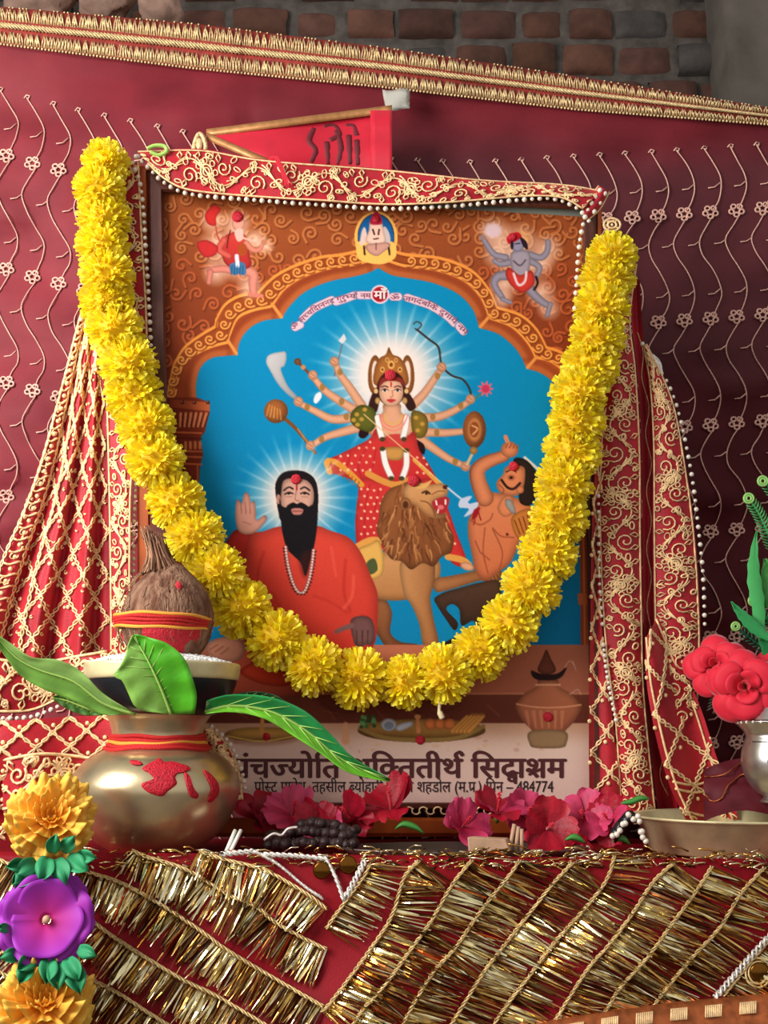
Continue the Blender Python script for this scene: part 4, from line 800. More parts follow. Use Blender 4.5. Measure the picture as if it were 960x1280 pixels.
def scroll_border(mb, S, gold=M['gold_th'], across='u', length=None, width=None, lo=.04, hi=.96, edges=(True, True), seed=0, per=1.55, r=.00115):
    L, W = length or S.h, width or S.w
    if across == 'u': mp_ = lambda s_, t: (t, s_*W/L)
    else: mp_ = lambda s_, t: (s_*W/L, t)
    T = L/W; rn = random.Random(seed)
    def pl(pts, r_=r): 
        q = [mp_(a, c) for a, c in pts if 0 <= a <= T and lo-.02 <= c <= hi+.02]
        if len(q) > 1: thread(mb, S, q, r_)
    if edges[0]: pl([(s_, lo) for s_ in np.arange(0, T, .12)], r*1.3)
    if edges[1]: pl([(s_, hi) for s_ in np.arange(0, T, .12)], r*1.3)
    wave = lambda s_: .5+.27*math.sin(2*PI*s_/per)
    pl([(s_, wave(s_)) for s_ in np.arange(0, T, .06)], r*1.1)
    k = 0; s0 = per*.25
    while s0-.4 < T:
        up = 1 if k % 2 == 0 else -1; cs, ct = s0, .5-up*.13
        n = 16; q0 = rn.uniform(.2, .26); pl([(cs+(q0-q0*.84*i/n)*math.cos(up*(-.6)+up*i/n*2.9*PI), ct+(q0-q0*.84*i/n)*math.sin(up*(-.6)+up*i/n*2.9*PI)*.95) for i in range(n+1)], r*1.15)
        for w0 in (-.1, .06): pl([(s_, wave(s_)+w0*math.sin((s_-s0+per*.25)/(per*.5)*PI)) for s_ in np.arange(s0+.1, s0+per*.42, .06)], r)
        for q in range(7):                     # elongated loops round the curl
            an = q*2*PI/7+rn.uniform(-.2, .2); d_ = rn.uniform(.36, .5); lx, ly = cs+d_*math.cos(an), ct+d_*.9*math.sin(an)
            if not lo+.05 < ly < hi-.05: continue
            ra, rb_ = rn.uniform(.07, .12), rn.uniform(.045, .07); th = an+rn.uniform(-.5, .5); pl([(lx+ra*math.cos(a)*math.cos(th)-rb_*math.sin(a)*math.sin(th), ly+ra*math.cos(a)*math.sin(th)+rb_*math.sin(a)*math.cos(th)) for a in np.linspace(0, 2*PI, 10)], r*rn.uniform(.8, 1.3))
            if rn.random() < .4: u, v = mp_(lx, ly); (0 <= u <= 1 and 0 <= v <= 1) and mb.ball(S.p(u, v, EM), r*1.6, 6, 4)
        if k % 3 == 1:                         # a rosette between the curls
            rx_, ry_ = s0+per*.25, .5
            for R__ in (.09, .16): pl([(rx_+R__*math.cos(a), ry_+R__*math.sin(a)) for a in np.linspace(0, 2*PI, 14)], r*1.2)
            for q in range(7): an = q*2*PI/7; pl([(rx_+.25*math.cos(an)+.07*math.cos(a), ry_+.25*math.sin(an)+.07*math.sin(a)) for a in np.linspace(0, 2*PI, 8)], r)
        for q in range(5):                     # leaf sprays against both edges
            bx, by = s0+rn.uniform(-.35, .35), (hi-.03 if (up > 0) == (q % 3 > 0) else lo+.03); d = -1 if by > .5 else 1; sl = rn.uniform(-.5, .5)
            pl([(bx, by), (bx+.06+sl*.12, by+d*.08), (bx+sl*.25, by+d*.2), (bx-.07+sl*.12, by+d*.09), (bx, by)])
        s0 += per/2; k += 1
def lattice(mb, S, sp=30, asp=2.1, u0=.0, u1=1., r=.0010, dots=True, seed=1, skew=0):
    W, H = S.w, S.h; rn = random.Random(seed)
    for sg in (-1, 1):
        c = -H/asp*1.2
        while c < W+H/asp*1.2:
            for ph in (0, PI):
                seg = []
                for i in range(int(H/3)+1):
                    y = i*3.0; x = c+sg*y/asp+2.6*math.sin(y*.42+ph)+rn.uniform(-.4, .4); u = x/W; v = y/H+skew*u
                    if u0 <= u <= u1 and 0 <= v <= 1: seg.append((u, v))
                    elif len(seg) > 1: thread(mb, S, seg, r); seg = []
                    else: seg = []
                thread(mb, S, seg, r)
            c += sp
    if dots:
        j = 0; y = sp*asp/4
        while y < H:
            x = (sp/2 if j % 2 == 0 else 0)+1
            while x < W:
                u, v = x/W, y/H
                if u0 < u < u1 and v < 1: mb.ball(S.p(u, v, EM), .0028, 6, 4, (1, .6, 1))
                x += sp
            y += sp*asp/2; j += 1
def pearls(mb, pts, sp, r, off):
    P_ = cat(pts, 6); n = max(2, int(plen(P_)/sp))
    for i, (x, y) in enumerate(resample(P_, n)): mb.ball(rp(x, y, off if not callable(off) else off(i/n)), r*(1 if i % 2 == 0 else .8), 8, 6)
def pearl_string(parent, pts, sp, r, off): b_ = MB(); pearls(b_, pts, sp, r, off); b_.build('pearl_string', M['pearl'], parent)
class Panel:
    def __init__(s, R, parent, nu, nv, name='veil_panel'): s.m = MB(); s.R = R; R.mesh(s.m, nu, nv); s.e = MB(); s.parent = parent; s.name = name
    def done(s, m=None):
        o = s.m.build(s.name, m or M['red'], s.parent)
        if s.e.v: s.e.build('gold_embroidery', M['gold_th'], o)
veil = thing('bridal_veil', 'red veil with gold scroll borders draped over the picture and hanging down both sides', 'veil', rp(480, 1043, -.04))
# over the top
top = Ruled([(172, 189), (250, 186), (330, 199), (480, 211), (600, 224), (700, 230), (752, 238)], [(186, 205), (205, 224), (240, 240), (330, 248), (400, 252), (480, 257), (560, 254), (650, 246), (700, 247), (728, 262)], lambda u, v: .010+.013*math.sin(min(u*1.35, 1)*PI*.62)+.003*math.sin(v*21))
top.h = plen(top.L); top.w = 42
W_top = Panel(top, veil, 10, 70); scroll_border(W_top.e, top, across='u', length=560, width=44, seed=2, per=1.9, r=.0010)
pearl_string(veil, [(170, 196), (186, 210), (205, 228), (240, 243), (330, 251), (400, 256), (480, 261), (560, 258), (650, 250), (690, 248), (716, 257), (728, 266)], 9.5, .0034, .020)
pearl_string(veil, [(172, 196), (166, 205), (174, 225), (179, 260), (182, 310), (185, 360), (188, 420), (190, 470)], 9, .0034, .018)
pearl_string(veil, [(750, 238), (742, 250), (735, 262), (729, 280), (724, 310), (721, 350), (718, 395)], 9, .0036, .022); pearl_string(veil, [(756, 242), (750, 254), (743, 264), (736, 276)], 9, .0036, .02)
# roll at the top right corner
knot = Ruled([(728, 262), (738, 246), (748, 232)], [(735, 275), (750, 262), (762, 240)], lambda u, v: .012+.012*math.sin(u*PI))
W_knot = Panel(knot, veil, 6, 8); thread(W_knot.e, knot, [(.02, v) for v in np.linspace(0, 1, 8)]); thread(W_knot.e, knot, [(.98, v) for v in np.linspace(0, 1, 8)])
# narrow fall beside the frame on the left, behind the garland
f1 = Ruled([(140, 200), (132, 300), (128, 400), (132, 500), (136, 620), (138, 760), (138, 830)], [(174, 202), (179, 300), (185, 400), (184, 490), (166, 590), (163, 700), (164, 830)], lambda u, v: -.003+.015*u+.004*math.sin(u*PI)+.002*math.sin(v*9))
W_f1 = Panel(f1, veil, 8, 60); scroll_border(W_f1.e, f1, across='u', seed=4, per=2.0, r=.0011); pearl_string(veil, [(170, 590), (167, 660), (167, 760), (166, 830)], 7.5, .0032, .006)
# broad gathered fall at far left
f2 = Ruled([(118, 340), (98, 400), (78, 480), (55, 560), (28, 640), (2, 700), (-30, 780), (-44, 860)], [(132, 340), (131, 440), (133, 540), (138, 640), (140, 760), (140, 862)], lambda u, v: -.010+v*(.014*math.sin(u*19)+.006*math.sin(u*41+1)), 70)
f2.w = 165; f2.h = 520
W_f2 = Panel(f2, veil, 60, 60)
for u in (.02, .2, .34):                       # close pleats carry little loops and bars
    for ph in (0, PI): thread(W_f2.e, f2, [(u+.012*math.sin(v*150+ph)+.01*math.sin(v*17), v) for v in np.linspace(.03, .93, 150)], .0012)
for k in range(30):
    v = .04+k*.03; thread(W_f2.e, f2, [(.03+.16*t, v+.004*math.sin(t*5)) for t in np.linspace(0, 1, 6)], .0014); W_f2.e.ball(f2.p(.11, v+.015, EM), .003, 6, 4)
    if k % 2: thread(W_f2.e, f2, [(.1+.04*math.cos(a), v+.012+.008*math.sin(a)) for a in np.linspace(0, 5, 8)], .0011)
lattice(W_f2.e, f2, 36, 1.5, .22, .985, .0012, seed=3)
rq = random.Random(77)
for k in range(260):                           # scattered stitched loops between the lattice lines
    u, v = rq.uniform(.03, .97), rq.uniform(.05, .95); q = rq.uniform(.004, .008); thread(W_f2.e, f2, [(u+q*1.6*math.cos(a), v+q*math.sin(a)*.6) for a in np.linspace(0, rq.uniform(3, 6), 7)], .0010)
hem = Ruled([(-40, 812), (0, 822), (50, 826), (100, 818), (140, 812)], [(-40, 893), (0, 892), (40, 890), (80, 872), (142, 846)], lambda u, v: .004+.008*math.sin(v*9)+.004*math.sin(u*3))
W_hem = Panel(hem, veil, 8, 24); scroll_border(W_hem.e, hem, across='u', seed=8, per=1.5, r=.0014); pearl_string(veil, [(-40, 900), (0, 898), (40, 896), (80, 880), (120, 862)], 8, .0034, .012)
# right side: plain strip with lattice beside the frame
g1 = Ruled([(752, 500), (742, 600), (739, 700), (738, 800), (736, 900), (737, 1036)], [(770, 500), (752, 620), (750, 700), (754, 800), (764, 880), (782, 1036)], lambda u, v: .014+.004*math.sin(u*7+v*3))
W_g1 = Panel(g1, veil, 8, 50); g1.w = 34; lattice(W_g1.e, g1, 40, 1.3, 0, 1, .0012, seed=6)
g2 = Ruled([(764, 330), (760, 420), (752, 520), (748, 620), (750, 720), (757, 820), (768, 900), (776, 1030)], [(797, 330), (788, 400), (795, 460), (801, 560), (802, 680), (804, 800), (807, 880), (822, 1030)], lambda u, v: .012+.012*math.sin(u*PI)+.003*math.sin(v*11))
W_g2 = Panel(g2, veil, 12, 70); scroll_border(W_g2.e, g2, across='u', seed=11, per=1.65, r=.00098); pearl_string(veil, [(748, 620), (749, 720), (753, 780)], 9, .0028, .02); pearl_string(veil, [(754, 806), (760, 850), (770, 900)], 6, .003, .024)
g3 = Ruled([(790, 345), (789, 400), (796, 460), (802, 560), (803, 680), (805, 800), (809, 900), (824, 1028)], [(800, 350), (804, 420), (812, 470), (818, 560), (818, 680), (818, 800), (826, 880), (850, 1028)], lambda u, v: -.006-.010*math.sin(u*PI))
W_g3 = Panel(g3, veil, 6, 60); thread(W_g3.e, g3, [(.55+.2*math.sin(v*60), v) for v in np.linspace(.1, .95, 90)], .0008)
g4 = Ruled([(804, 432), (812, 480), (816, 560), (816, 680), (818, 800), (826, 900)], [(808, 430), (832, 478), (846, 520), (860, 600), (868, 660), (874, 740), (876, 830), (870, 905)], lambda u, v: .002+.012*math.sin(u*PI*.9)+.003*math.sin(v*8))
W_g4 = Panel(g4, veil, 10, 60); scroll_border(W_g4.e, g4, across='u', seed=15, per=1.6, r=.00098); pearl_string(veil, [(803, 430), (810, 446), (820, 460), (833, 476), (848, 516), (864, 590), (873, 660), (879, 720), (881, 780)], 10.5, .0032, .008)
g5 = Ruled([(806, 800), (809, 860), (822, 930), (838, 985), (858, 1026)], [(822, 770), (850, 830), (874, 880), (897, 950), (924, 1024)], lambda u, v: .022+.010*math.sin(u*5+v*2))
W_g5 = Panel(g5, veil, 14, 40); g5.w = 60; lattice(W_g5.e, g5, 46, 1.5, 0, 1, .0013, seed=9)
for u in (.12, .88): thread(W_g5.e, g5, [(u, v) for v in np.linspace(0, 1, 30)], .0015)
for v in (.76, .8, .93): thread(W_g5.e, g5, [(u, v+.05*math.sin(u*PI)) for u in np.linspace(.08, .95, 14)], .0016)
for W_ in (W_top, W_knot, W_f1, W_f2, W_hem, W_g1, W_g2, W_g3, W_g4, W_g5): W_.done()
b = MB(); lin = Ruled([(812, 444), (816, 458), (824, 470)], [(816, 442), (826, 452), (829, 470)], lambda u, v: -.002); lin.mesh(b, 4, 6); b.build('pale_lining', M['lace'], veil)
# loose ends on the table around the water pot
ends = thing('folded_veil', 'folded red veil end with gold embroidery lying behind the brass water pot', 'veil', onz(80, 1040, 0))
def heap(u, v): return .055+.02*math.sin(u*4+1)+.016*math.sin(v*5)
h1 = Ruled([(-40, 904), (-40, 950), (-40, 1000), (-40, 1050)], [(150, 892), (152, 940), (150, 985), (140, 1050)], heap); h1.w = 180; h1.h = 150
W_h1 = Panel(h1, ends, 24, 24); lattice(W_h1.e, h1, 40, .9, .02, .98, .0014, seed=12)
h2 = Ruled([(2, 948), (50, 940), (100, 944), (130, 950)], [(4, 1014), (50, 1006), (100, 990), (130, 985)], lambda u, v: .085+.012*math.sin(v*6)); W_h2 = Panel(h2, ends, 8, 20); scroll_border(W_h2.e, h2, across='u', seed=21, per=1.4, r=.0015)
h3 = Ruled([(250, 912), (262, 940), (270, 970), (272, 1010)], [(262, 910), (284, 930), (298, 960), (304, 1000)], lambda u, v: .045+.014*math.sin(u*PI)); W_h3 = Panel(h3, ends, 8, 20); scroll_border(W_h3.e, h3, across='u', seed=23, per=1.6, r=.0014); pearl_string(ends, [(264, 908), (286, 928), (301, 960), (306, 985)], 7.5, .0032, .05)
for W_ in (W_h1, W_h2, W_h3): W_.done()
# frayed pink thread and a twist of cord lying on the top border
b = MB()
for k in range(4): b.tube([rp(x+k*1.6, y, .032) for x, y in cat([(336, 200), (342, 196), (348, 208), (354, 222), (352+k*3, 232)], 4)], .0009, 4)
tag(b.build('frayed_thread', M['rose'], loc=rp(345, 215, .03)), 'frayed pink thread stuck on the top veil border', 'thread')
b = MB(); b.tube([rp(x, y, .022) for x, y in cat([(184, 186), (194, 182), (206, 183), (208, 190), (198, 194), (188, 190)], 5)], .0028, 6)
tag(b.build('cord_twist', M['vein'], loc=rp(195, 188, .02)), 'short greenish cord twist at the top left corner of the picture', 'cord')
# ------------------------------------------------------------------ marigold garland: strap petalled yellow heads on a thread
GP = [(132, 204, 30), (124, 236, 32), (130, 272, 34), (128, 306, 33), (134, 342, 34), (134, 378, 35), (143, 412, 36), (160, 455, 37), (168, 494, 37), (182, 532, 37), (194, 574, 37), (219, 626, 37), (244, 670, 37), (270, 716, 38), (302, 760, 39), (345, 799, 39),
      (392, 832, 38), (448, 848, 39), (507, 852, 34), (554, 842, 38), (600, 815, 36), (637, 780, 38), (664, 736, 38), (685, 692, 38), (699, 648, 37), (704, 606, 37), (715, 566, 37), (720, 528, 36), (723, 492, 36), (738, 458, 36), (746, 424, 35), (752, 386, 36), (758, 350, 35), (764, 322, 32)]
def marigold(seed, R):
    r_ = random.Random(seed); b = MB(); b.col = srgb(255, 214, 12); b.ball((0, 0, 0), R*.70, 14, 10)
    N = 420
    for i in range(N):
        z = 1-2*(i+.5)/N; a = i*2.39996+r_.uniform(-.25, .25); rr_ = math.sqrt(max(0, 1-z*z)); d = Vector((rr_*math.cos(a), rr_*math.sin(a), z)); d += Vector((r_.uniform(-.16, .16), r_.uniform(-.16, .16), r_.uniform(-.16, .16))); d.normalize()
        t = d.cross(Vector((r_.uniform(-1, 1), r_.uniform(-1, 1), r_.uniform(-1, 1)))); t.normalize(); n = d.cross(t)
        L = R*r_.uniform(.88, 1.07); wd = R*r_.uniform(.05, .088); cu = r_.uniform(-.25, .35); g = r_.uniform(.95, 1.06)
        base = srgb(255, 224+r_.uniform(-8, 8), 6+r_.uniform(0, 12)); tip = srgb(255, 242+r_.uniform(-8, 6), 30+r_.uniform(0, 70))
        rows = []
        for k in range(4):
            s = k/3; c = d*(R*.42+(L-R*.42)*s)+n*(cu*R*.28*s*s); w_ = wd*(.55+.75*s if k < 3 else 1.0); cup = R*.035*s
            b.col = tuple((base[q]*(1-s)+tip[q]*s)*g for q in range(3)); rows.append([b.vert(c-t*w_+n*cup), b.vert(c-n*cup*.3), b.vert(c+t*w_+n*cup)])
        b.col = tuple(c_*g for c_ in tip); e = b.vert(d*L*1.025+n*(cu*R*.3)); 
        for k in range(3):
            for j in range(2): b.face(rows[k][j], rows[k][j+1], rows[k+1][j+1], rows[k+1][j])
        b.face(rows[3][0], rows[3][1], e); b.face(rows[3][1], rows[3][2], e)
    b.col = (1, 1, 1); return b
garland = thing('marigold_garland', 'garland of bright yellow marigold heads looped around the front of the framed picture', 'garland', rp(480, 1040, .03))
gl = Vector(garland.location); protos = []
def goff(y): return .036
for i, (x, y, r) in enumerate(GP):
    p = rp(x, y, goff(y)+.006*math.sin(i*2.1)); sc_ = r*(p-CAM).dot(FW)/FOC
    if len(protos) < 5: o = marigold(20+i, .036).build('marigold_flower', M['mari'], garland, loc=None); protos.append(o)
    else: o = protos[i % 5].copy(); COL.objects.link(o); o.parent = garland
    if i < 5: o.data.transform(Matrix.Translation(gl))    # heads are built about their own centre
    o.location = p-gl; r_ = random.Random(i); o.rotation_euler = (r_.uniform(0, 6), r_.uniform(0, 6), r_.uniform(0, 6)); o.scale = [sc_/.036]*3
b = MB(); b.tube([rp(x, y, goff(y)) for x, y in cat([(q[0], q[1]) for q in GP], 3)], .0012, 5); b.tube([rp(x, y, .05) for x, y in cat([(546, 866), (550, 876), (549, 888), (553, 898)], 4)], [.002]*9+[.0035]*4, 6); b.build('thread', M['thread'], garland)
b = MB(); 
for rr_ in (10.5, 5.5): b.tube([rp(765+rr_*math.cos(a), 281+rr_*.78*math.sin(a), .012) for a in np.linspace(0, 2*PI, 14, endpoint=False)], .0016, 5, closed=True)
b.ball(rp(765, 281, .012), .002, 6, 4)
for a in (.6, 2.2, 4.0, 5.4): b.tube([rp(765+5.5*math.cos(a), 281+4.3*math.sin(a), .012), rp(765+10.5*math.cos(a), 281+8*math.sin(a), .012)], .0012, 4)
b.build('hanging_ring', M['gold_th'], garland)
# ------------------------------------------------------------------ altar cloth: crimson satin with rows of gold tinsel fringe
FY = -.245                                     # front drop
def drop(px, py, o=0):
    n = noise.noise(Vector((px*.006, py*.01, 5)))*.016+.006*math.sin(px*.021+py*.006)
    return at(px, py, FY-.0+min(0, -(py-1066)*.00022)+n*min(1, max(0, (py-1062)/60))-o)
cloth = thing('altar_cloth', 'crimson altar cloth with slanting rows of gold tinsel fringe meeting in a V', 'cloth', (0, FY, -.003))
b = MB()
ed = lambda px: onz(px, 1067+(px-480)*.014, -.001)
rows = []
for j in range(9):                             # the level part on the platform, then the drop
    t = j/8; rows.append([Vector((drop(px, 1069+(px-480)*.01).x*(1+.10*(1-t)), .10*(1-t)+(FY+.012)*t, .0005+.0025*noise.noise(Vector((px*.02, t*6, 1))))) for px in range(-140, 1101, 10)])
for j in range(26): 
    t = j/25; rows.append([drop(px, 1069+(px-480)*.01+(1330-1069)*t) for px in range(-140, 1101, 10)])
b.grid(rows); sat = b.build('satin', M['altarred'], cloth)
LFT = [[(250, 1064), (280, 1074), (329, 1087), (365, 1106), (389, 1121), (408, 1136)], [(166, 1063), (180, 1070), (233, 1087), (283, 1117), (320, 1133), (347, 1155), (396, 1181), (408, 1186)],
       [(60, 1072), (110, 1090), (150, 1103), (200, 1130), (250, 1163), (283, 1187), (336, 1219), (404, 1258)], [(20, 1100), (70, 1128), (113, 1150), (140, 1170), (187, 1200), (233, 1227), (267, 1243), (317, 1272), (360, 1298)],
       [(0, 1150), (60, 1196), (110, 1222), (150, 1243), (187, 1267), (240, 1300)], [(-40, 1060), (0, 1075), (40, 1095)], [(0, 1215), (60, 1255), (110, 1290)]]
RGT = [[(462, 1080), (455, 1095), (430, 1129), (408, 1160)], [(524, 1076), (505, 1097), (490, 1144), (464, 1185), (437, 1222), (411, 1256), (402, 1264)], [(590, 1075), (565, 1106), (539, 1151), (512, 1189), (482, 1230), (452, 1264), (436, 1290)],
       [(650, 1075), (636, 1095), (602, 1137), (569, 1185), (542, 1215), (512, 1264), (498, 1295)], [(716, 1078), (690, 1106), (660, 1144), (634, 1177), (603, 1218), (565, 1279), (552, 1300)], [(768, 1070), (757, 1102), (727, 1140), (694, 1177), (660, 1222), (626, 1267), (606, 1300)],
       [(842, 1079), (817, 1102), (787, 1147), (761, 1181), (735, 1211), (701, 1264), (680, 1300)], [(890, 1083), (870, 1114), (840, 1155), (810, 1196), (776, 1234), (757, 1264), (736, 1300)], [(956, 1084), (926, 1117), (900, 1159), (866, 1196), (832, 1237), (815, 1262), (795, 1300)], [(1010, 1120), (975, 1160), (940, 1200), (905, 1244)]]
TC = [(srgb(226, 190, 112), 8), (srgb(156, 118, 62), 7), (srgb(244, 226, 172), 7), (srgb(96, 66, 36), 6), (srgb(214, 160, 84), 4), (srgb(255, 244, 206), 5), (srgb(210, 92, 40), 1), (srgb(150, 160, 120), 1)]
TCW = [c for c, n in TC for _ in range(n)]
def fringe(path, left, seed):
    r_ = random.Random(seed); P_ = cat(path, 8); L = plen(P_); b = MB(); bd = MB()
    Q = resample(P_, max(8, int(L/1.5)))
    hot = [r_.uniform(0, 1) for _ in range(4)]  # cluster centres where highlights are painted in as paler, wider strands
    for i, (x, y) in enumerate(Q):
        a = Q[min(i+1, len(Q)-1)]-Q[max(i-1, 0)]; a = a/(np.linalg.norm(a)+1e-9)
        n = np.array([-a[1], a[0]]) if left else np.array([-a[1], a[0]])
        if n[1] < 0: n = -n
        base = math.atan2(n[1], n[0]) if left else math.atan2(n[1], n[0])-.2
        an = base+r_.gauss(0, .075)+(.05 if left else -.02); ln = r_.uniform(40, 54)*(1 if r_.random() > .08 else 1.25)
        if y < 1072: ln *= .7
        d = np.array([math.cos(an), math.sin(an)]); hz = min(abs(i/len(Q)-h) for h in hot) < .045; c = srgb(255, 240, 186) if hz and r_.random() < .6 else r_.choice(TCW); h0 = r_.uniform(.002, .005); h1 = r_.uniform(.003, .011); wd = r_.uniform(.55, 1.15)*(1.7 if hz and r_.random() < .6 else 1)
        tw = r_.uniform(-1.2, 1.2); bend = r_.gauss(0, 1.6); rows = []
        for k in range(4):
            s = k/3; q = np.array([x, y])+d*ln*s+np.array([-d[1], d[0]])*bend*s*s; w_ = np.array([-d[1], d[0]])*wd*(1 if k < 3 else .6); o = h0+(h1-h0)*s+.002*math.sin(s*PI)
            b.col = tuple(v*(.9+.1*s) for v in c); z = .0011*math.sin(tw+s*.7)
            rows.append([b.vert(drop(*(q-w_), o+z)), b.vert(drop(*(q+w_), o-z))])
        for k in range(3): b.face(rows[k][0], rows[k][1], rows[k+1][1], rows[k+1][0])
    for ph in (0, PI/2*1.3, PI*1.2):
        bd.tube([drop(x+1.6*math.cos(i*.42+ph)*1, y+1.6*math.sin(i*.42+ph), .0068+.0015*math.sin(i*.42+ph)) for i, (x, y) in enumerate(resample(P_, int(L/1.6)))], .001, 4)
    f = tag(b.build('tinsel_fringe', M['tinsel'], cloth, smooth=False), kind='stuff'); bd.build('braid', M['braid'], cloth)
for i, p in enumerate(LFT): fringe(p, True, 40+i)
for i, p in enumerate(RGT): fringe(p, False, 60+i)
# brocade patch, silver lace triangle and sequins at the head of the V
b = MB(); pp = [(283, 1092), (330, 1092), (372, 1110), (398, 1136), (404, 1152), (380, 1160), (340, 1140), (300, 1116)]
def chain(path, amp=3.2, o=.008, r=.0014):
    b = MB(); P_ = cat(path, 6); L = plen(P_); Q = resample(P_, int(L/1.2)+2)
    for ph in (0, PI): b.tube([drop(x+amp*math.sin(i*.5+ph)*.7, y+amp*math.sin(i*.5+ph)*.7, o+.0012*math.cos(i*.5+ph)) for i, (x, y) in enumerate(Q)], r, 4)
    for i in range(0, len(Q), 5): b.ball(drop(Q[i][0], Q[i][1], o), .0018, 6, 4)
    return b.build('silver_lace', M['lace'], cloth)
for pl in ([(318, 1064), (347, 1080), (381, 1108), (402, 1122)], [(330, 1068), (372, 1070), (410, 1074)], [(407, 1072), (419, 1095), (430, 1126)], [(456, 1076), (445, 1098), (432, 1122)], [(276, 1068), (318, 1064)], [(966, 1166), (935, 1200), (894, 1247)]): chain(pl)
for x, y, r in ((402, 1088, 10.5), (435, 1081, 11), (950, 1216, 12)):
    b = MB(); c = drop(x, y, .009); b.lathe([(0, .0012), (r*.00085*.8, .001), (r*.00085, 0), (r*.00085*.8, -.0012), (0, -.0012)], 24, c, Matrix.Rotation(PI/2, 3, 'X')); o = b.build('sequin', M['sequin'], cloth)
b = MB()
for rr_ in (16, 12): b.tube([drop(948+rr_*math.cos(a), 1216+rr_*1.15*math.sin(a), .007) for a in np.linspace(0, 2*PI, 24, endpoint=False)], .0012, 5, closed=True)
b.build('gold_hoop', M['braid'], cloth)
b = MB(); r_ = random.Random(9)
for k in range(60):
    x, y = r_.uniform(290, 395), r_.uniform(1092, 1150)
    if abs((y-1092)-(x-290)*.5) > 26: continue
    q = r_.uniform(1.5, 4); b.tube([drop(x+q*math.cos(a), y+q*math.sin(a), .0022) for a in np.linspace(0, 5.2, 8)], .0009, 4)
b.build('brocade_flowers', M['rose'], cloth)
b = MB(); rows = []
for i in range(60):
    x = 640+i*6.2; y0 = lerp_curve([(640, 1288), (686, 1277), (772, 1263), (840, 1254), (960, 1243), (1010, 1240)], x); rows.append([drop(x, y0-2, .004), drop(x, y0, .012), drop(x, y0+14, .014), drop(x, y0+40, .012)])
b.grid(rows); cb = b.build('copper_border', M['copper'], cloth)
b = MB()
for i in range(150):
    x = 645+i*2.4; y0 = lerp_curve([(640, 1288), (686, 1277), (772, 1263), (840, 1254), (960, 1243), (1010, 1240)], x)
    if (i//9) % 2: b.tube([drop(x, y0+7, .0152), drop(x-.5, y0+22, .0155)], .0009, 4)
b.build('gold_weft', M['gold_th'], cb)
# loose tinsel and straw bits lying along the platform edge
b = MB(); r_ = random.Random(14)
for k in range(900):
    px = r_.choice((r_.uniform(90, 330), r_.uniform(430, 800), r_.uniform(640, 960), r_.uniform(330, 640))); p = Vector((drop(px, 1068).x, FY-.006+r_.random()**2*.05, .003+r_.random()**2*.014)); an = r_.uniform(-1.3, 1.3)+(PI if r_.random() < .5 else 0); ln = r_.uniform(.006, .026)
    b.col = r_.choice(TCW); q = p+Vector((math.cos(an)*ln, math.sin(an)*ln*.4-.003, r_.uniform(-.006, .006))); b.tube([p, (p+q)/2+Vector((0, 0, r_.uniform(0, .003))), q], r_.uniform(.0005, .0011), 4)
tag(b.build('tinsel_scraps', M['tinsel'], loc=(0, FY, .004)), 'loose scraps of gold tinsel strewn along the altar edge', 'tinsel', kind='stuff')
for k, (x0, y0, x1, y1) in enumerate(((283, 1068, 294, 1038), (289, 1067, 301, 1038))):
    b = MB(); a, c = at(x0, y0-4, -.225), at(x1, y1, -.205); a.z = max(a.z, .004); b.tube([a, (a+c)/2, c], .0021, 8); tag(b.build('white_stick', M['white'], loc=a), ('left' if k == 0 else 'right')+' one of two small white sticks leaning beside the brass water pot', 'stick')
# ------------------------------------------------------------------ brass water pot, rice bowl, coconut, leaves
LY = -.150; sL = (LY-CAM.y)/FOC*1.0            # metres per pixel at the pot
def zz(py): return at(201, py, LY).z
def lathe_px(prof, cx, Y, n=64, tilt=0):
    c0 = at(cx, 900, Y); b = MB(); s_ = ((at(cx+1, 900, Y)-at(cx, 900, Y)).x)
    pr_ = cat(prof, 5); b.lathe([(max(0, r)*s_, at(cx, y, Y).z) for r, y in pr_], n, (c0.x, Y, 0)); return b
TLT = Matrix.Rotation(math.radians(1.6), 4, 'Y')
pot = thing('brass_water_pot', 'round tarnished brass water pot with red smears and a sacred thread at its neck', 'pot', (at(198, 1066, LY).x, LY, at(198, 1066, LY).z+.004))
prof = [(0, 1058), (40, 1064), (62, 1056), (84, 1036), (98, 1008), (104, 984), (99, 966), (84, 948), (66, 938), (57, 928), (56, 916), (60, 902), (64, 895), (66, 891), (64, 889.5), (60, 894), (55, 904), (52, 920), (54, 936), (70, 950)]
b = lathe_px(prof, 198, LY); b.build('pot_body', M['brass'], pot)
def on_pot(a, py, o=.0015):                    # a: angle from the viewer's side; on the outer wall
    pr_ = [(y, r) for r, y in cat(prof[1:11], 6)][::-1]; r = float(np.interp(py, [q[0] for q in pr_], [q[1] for q in pr_])); s_ = (at(199, 900, LY)-at(198, 900, LY)).x; c = at(198, py, LY)
    return Vector((at(198, 900, LY).x+(r*s_+o)*math.sin(a), LY-(r*s_+o)*math.cos(a), c.z))
for k, (y, m_) in enumerate(((921, 'mred'), (925, 'mred'), (928.5, 'myel'), (932, 'mred'), (935, 'mred'))):
    b = MB(); b.tube([on_pot(a, y+1.2*math.sin(a*3+k)+.6*math.sin(a*7), .0016) for a in np.linspace(0, 2*PI, 60, endpoint=False)], .0024, 6, closed=True); b.build('sacred_thread', M[m_], pot)
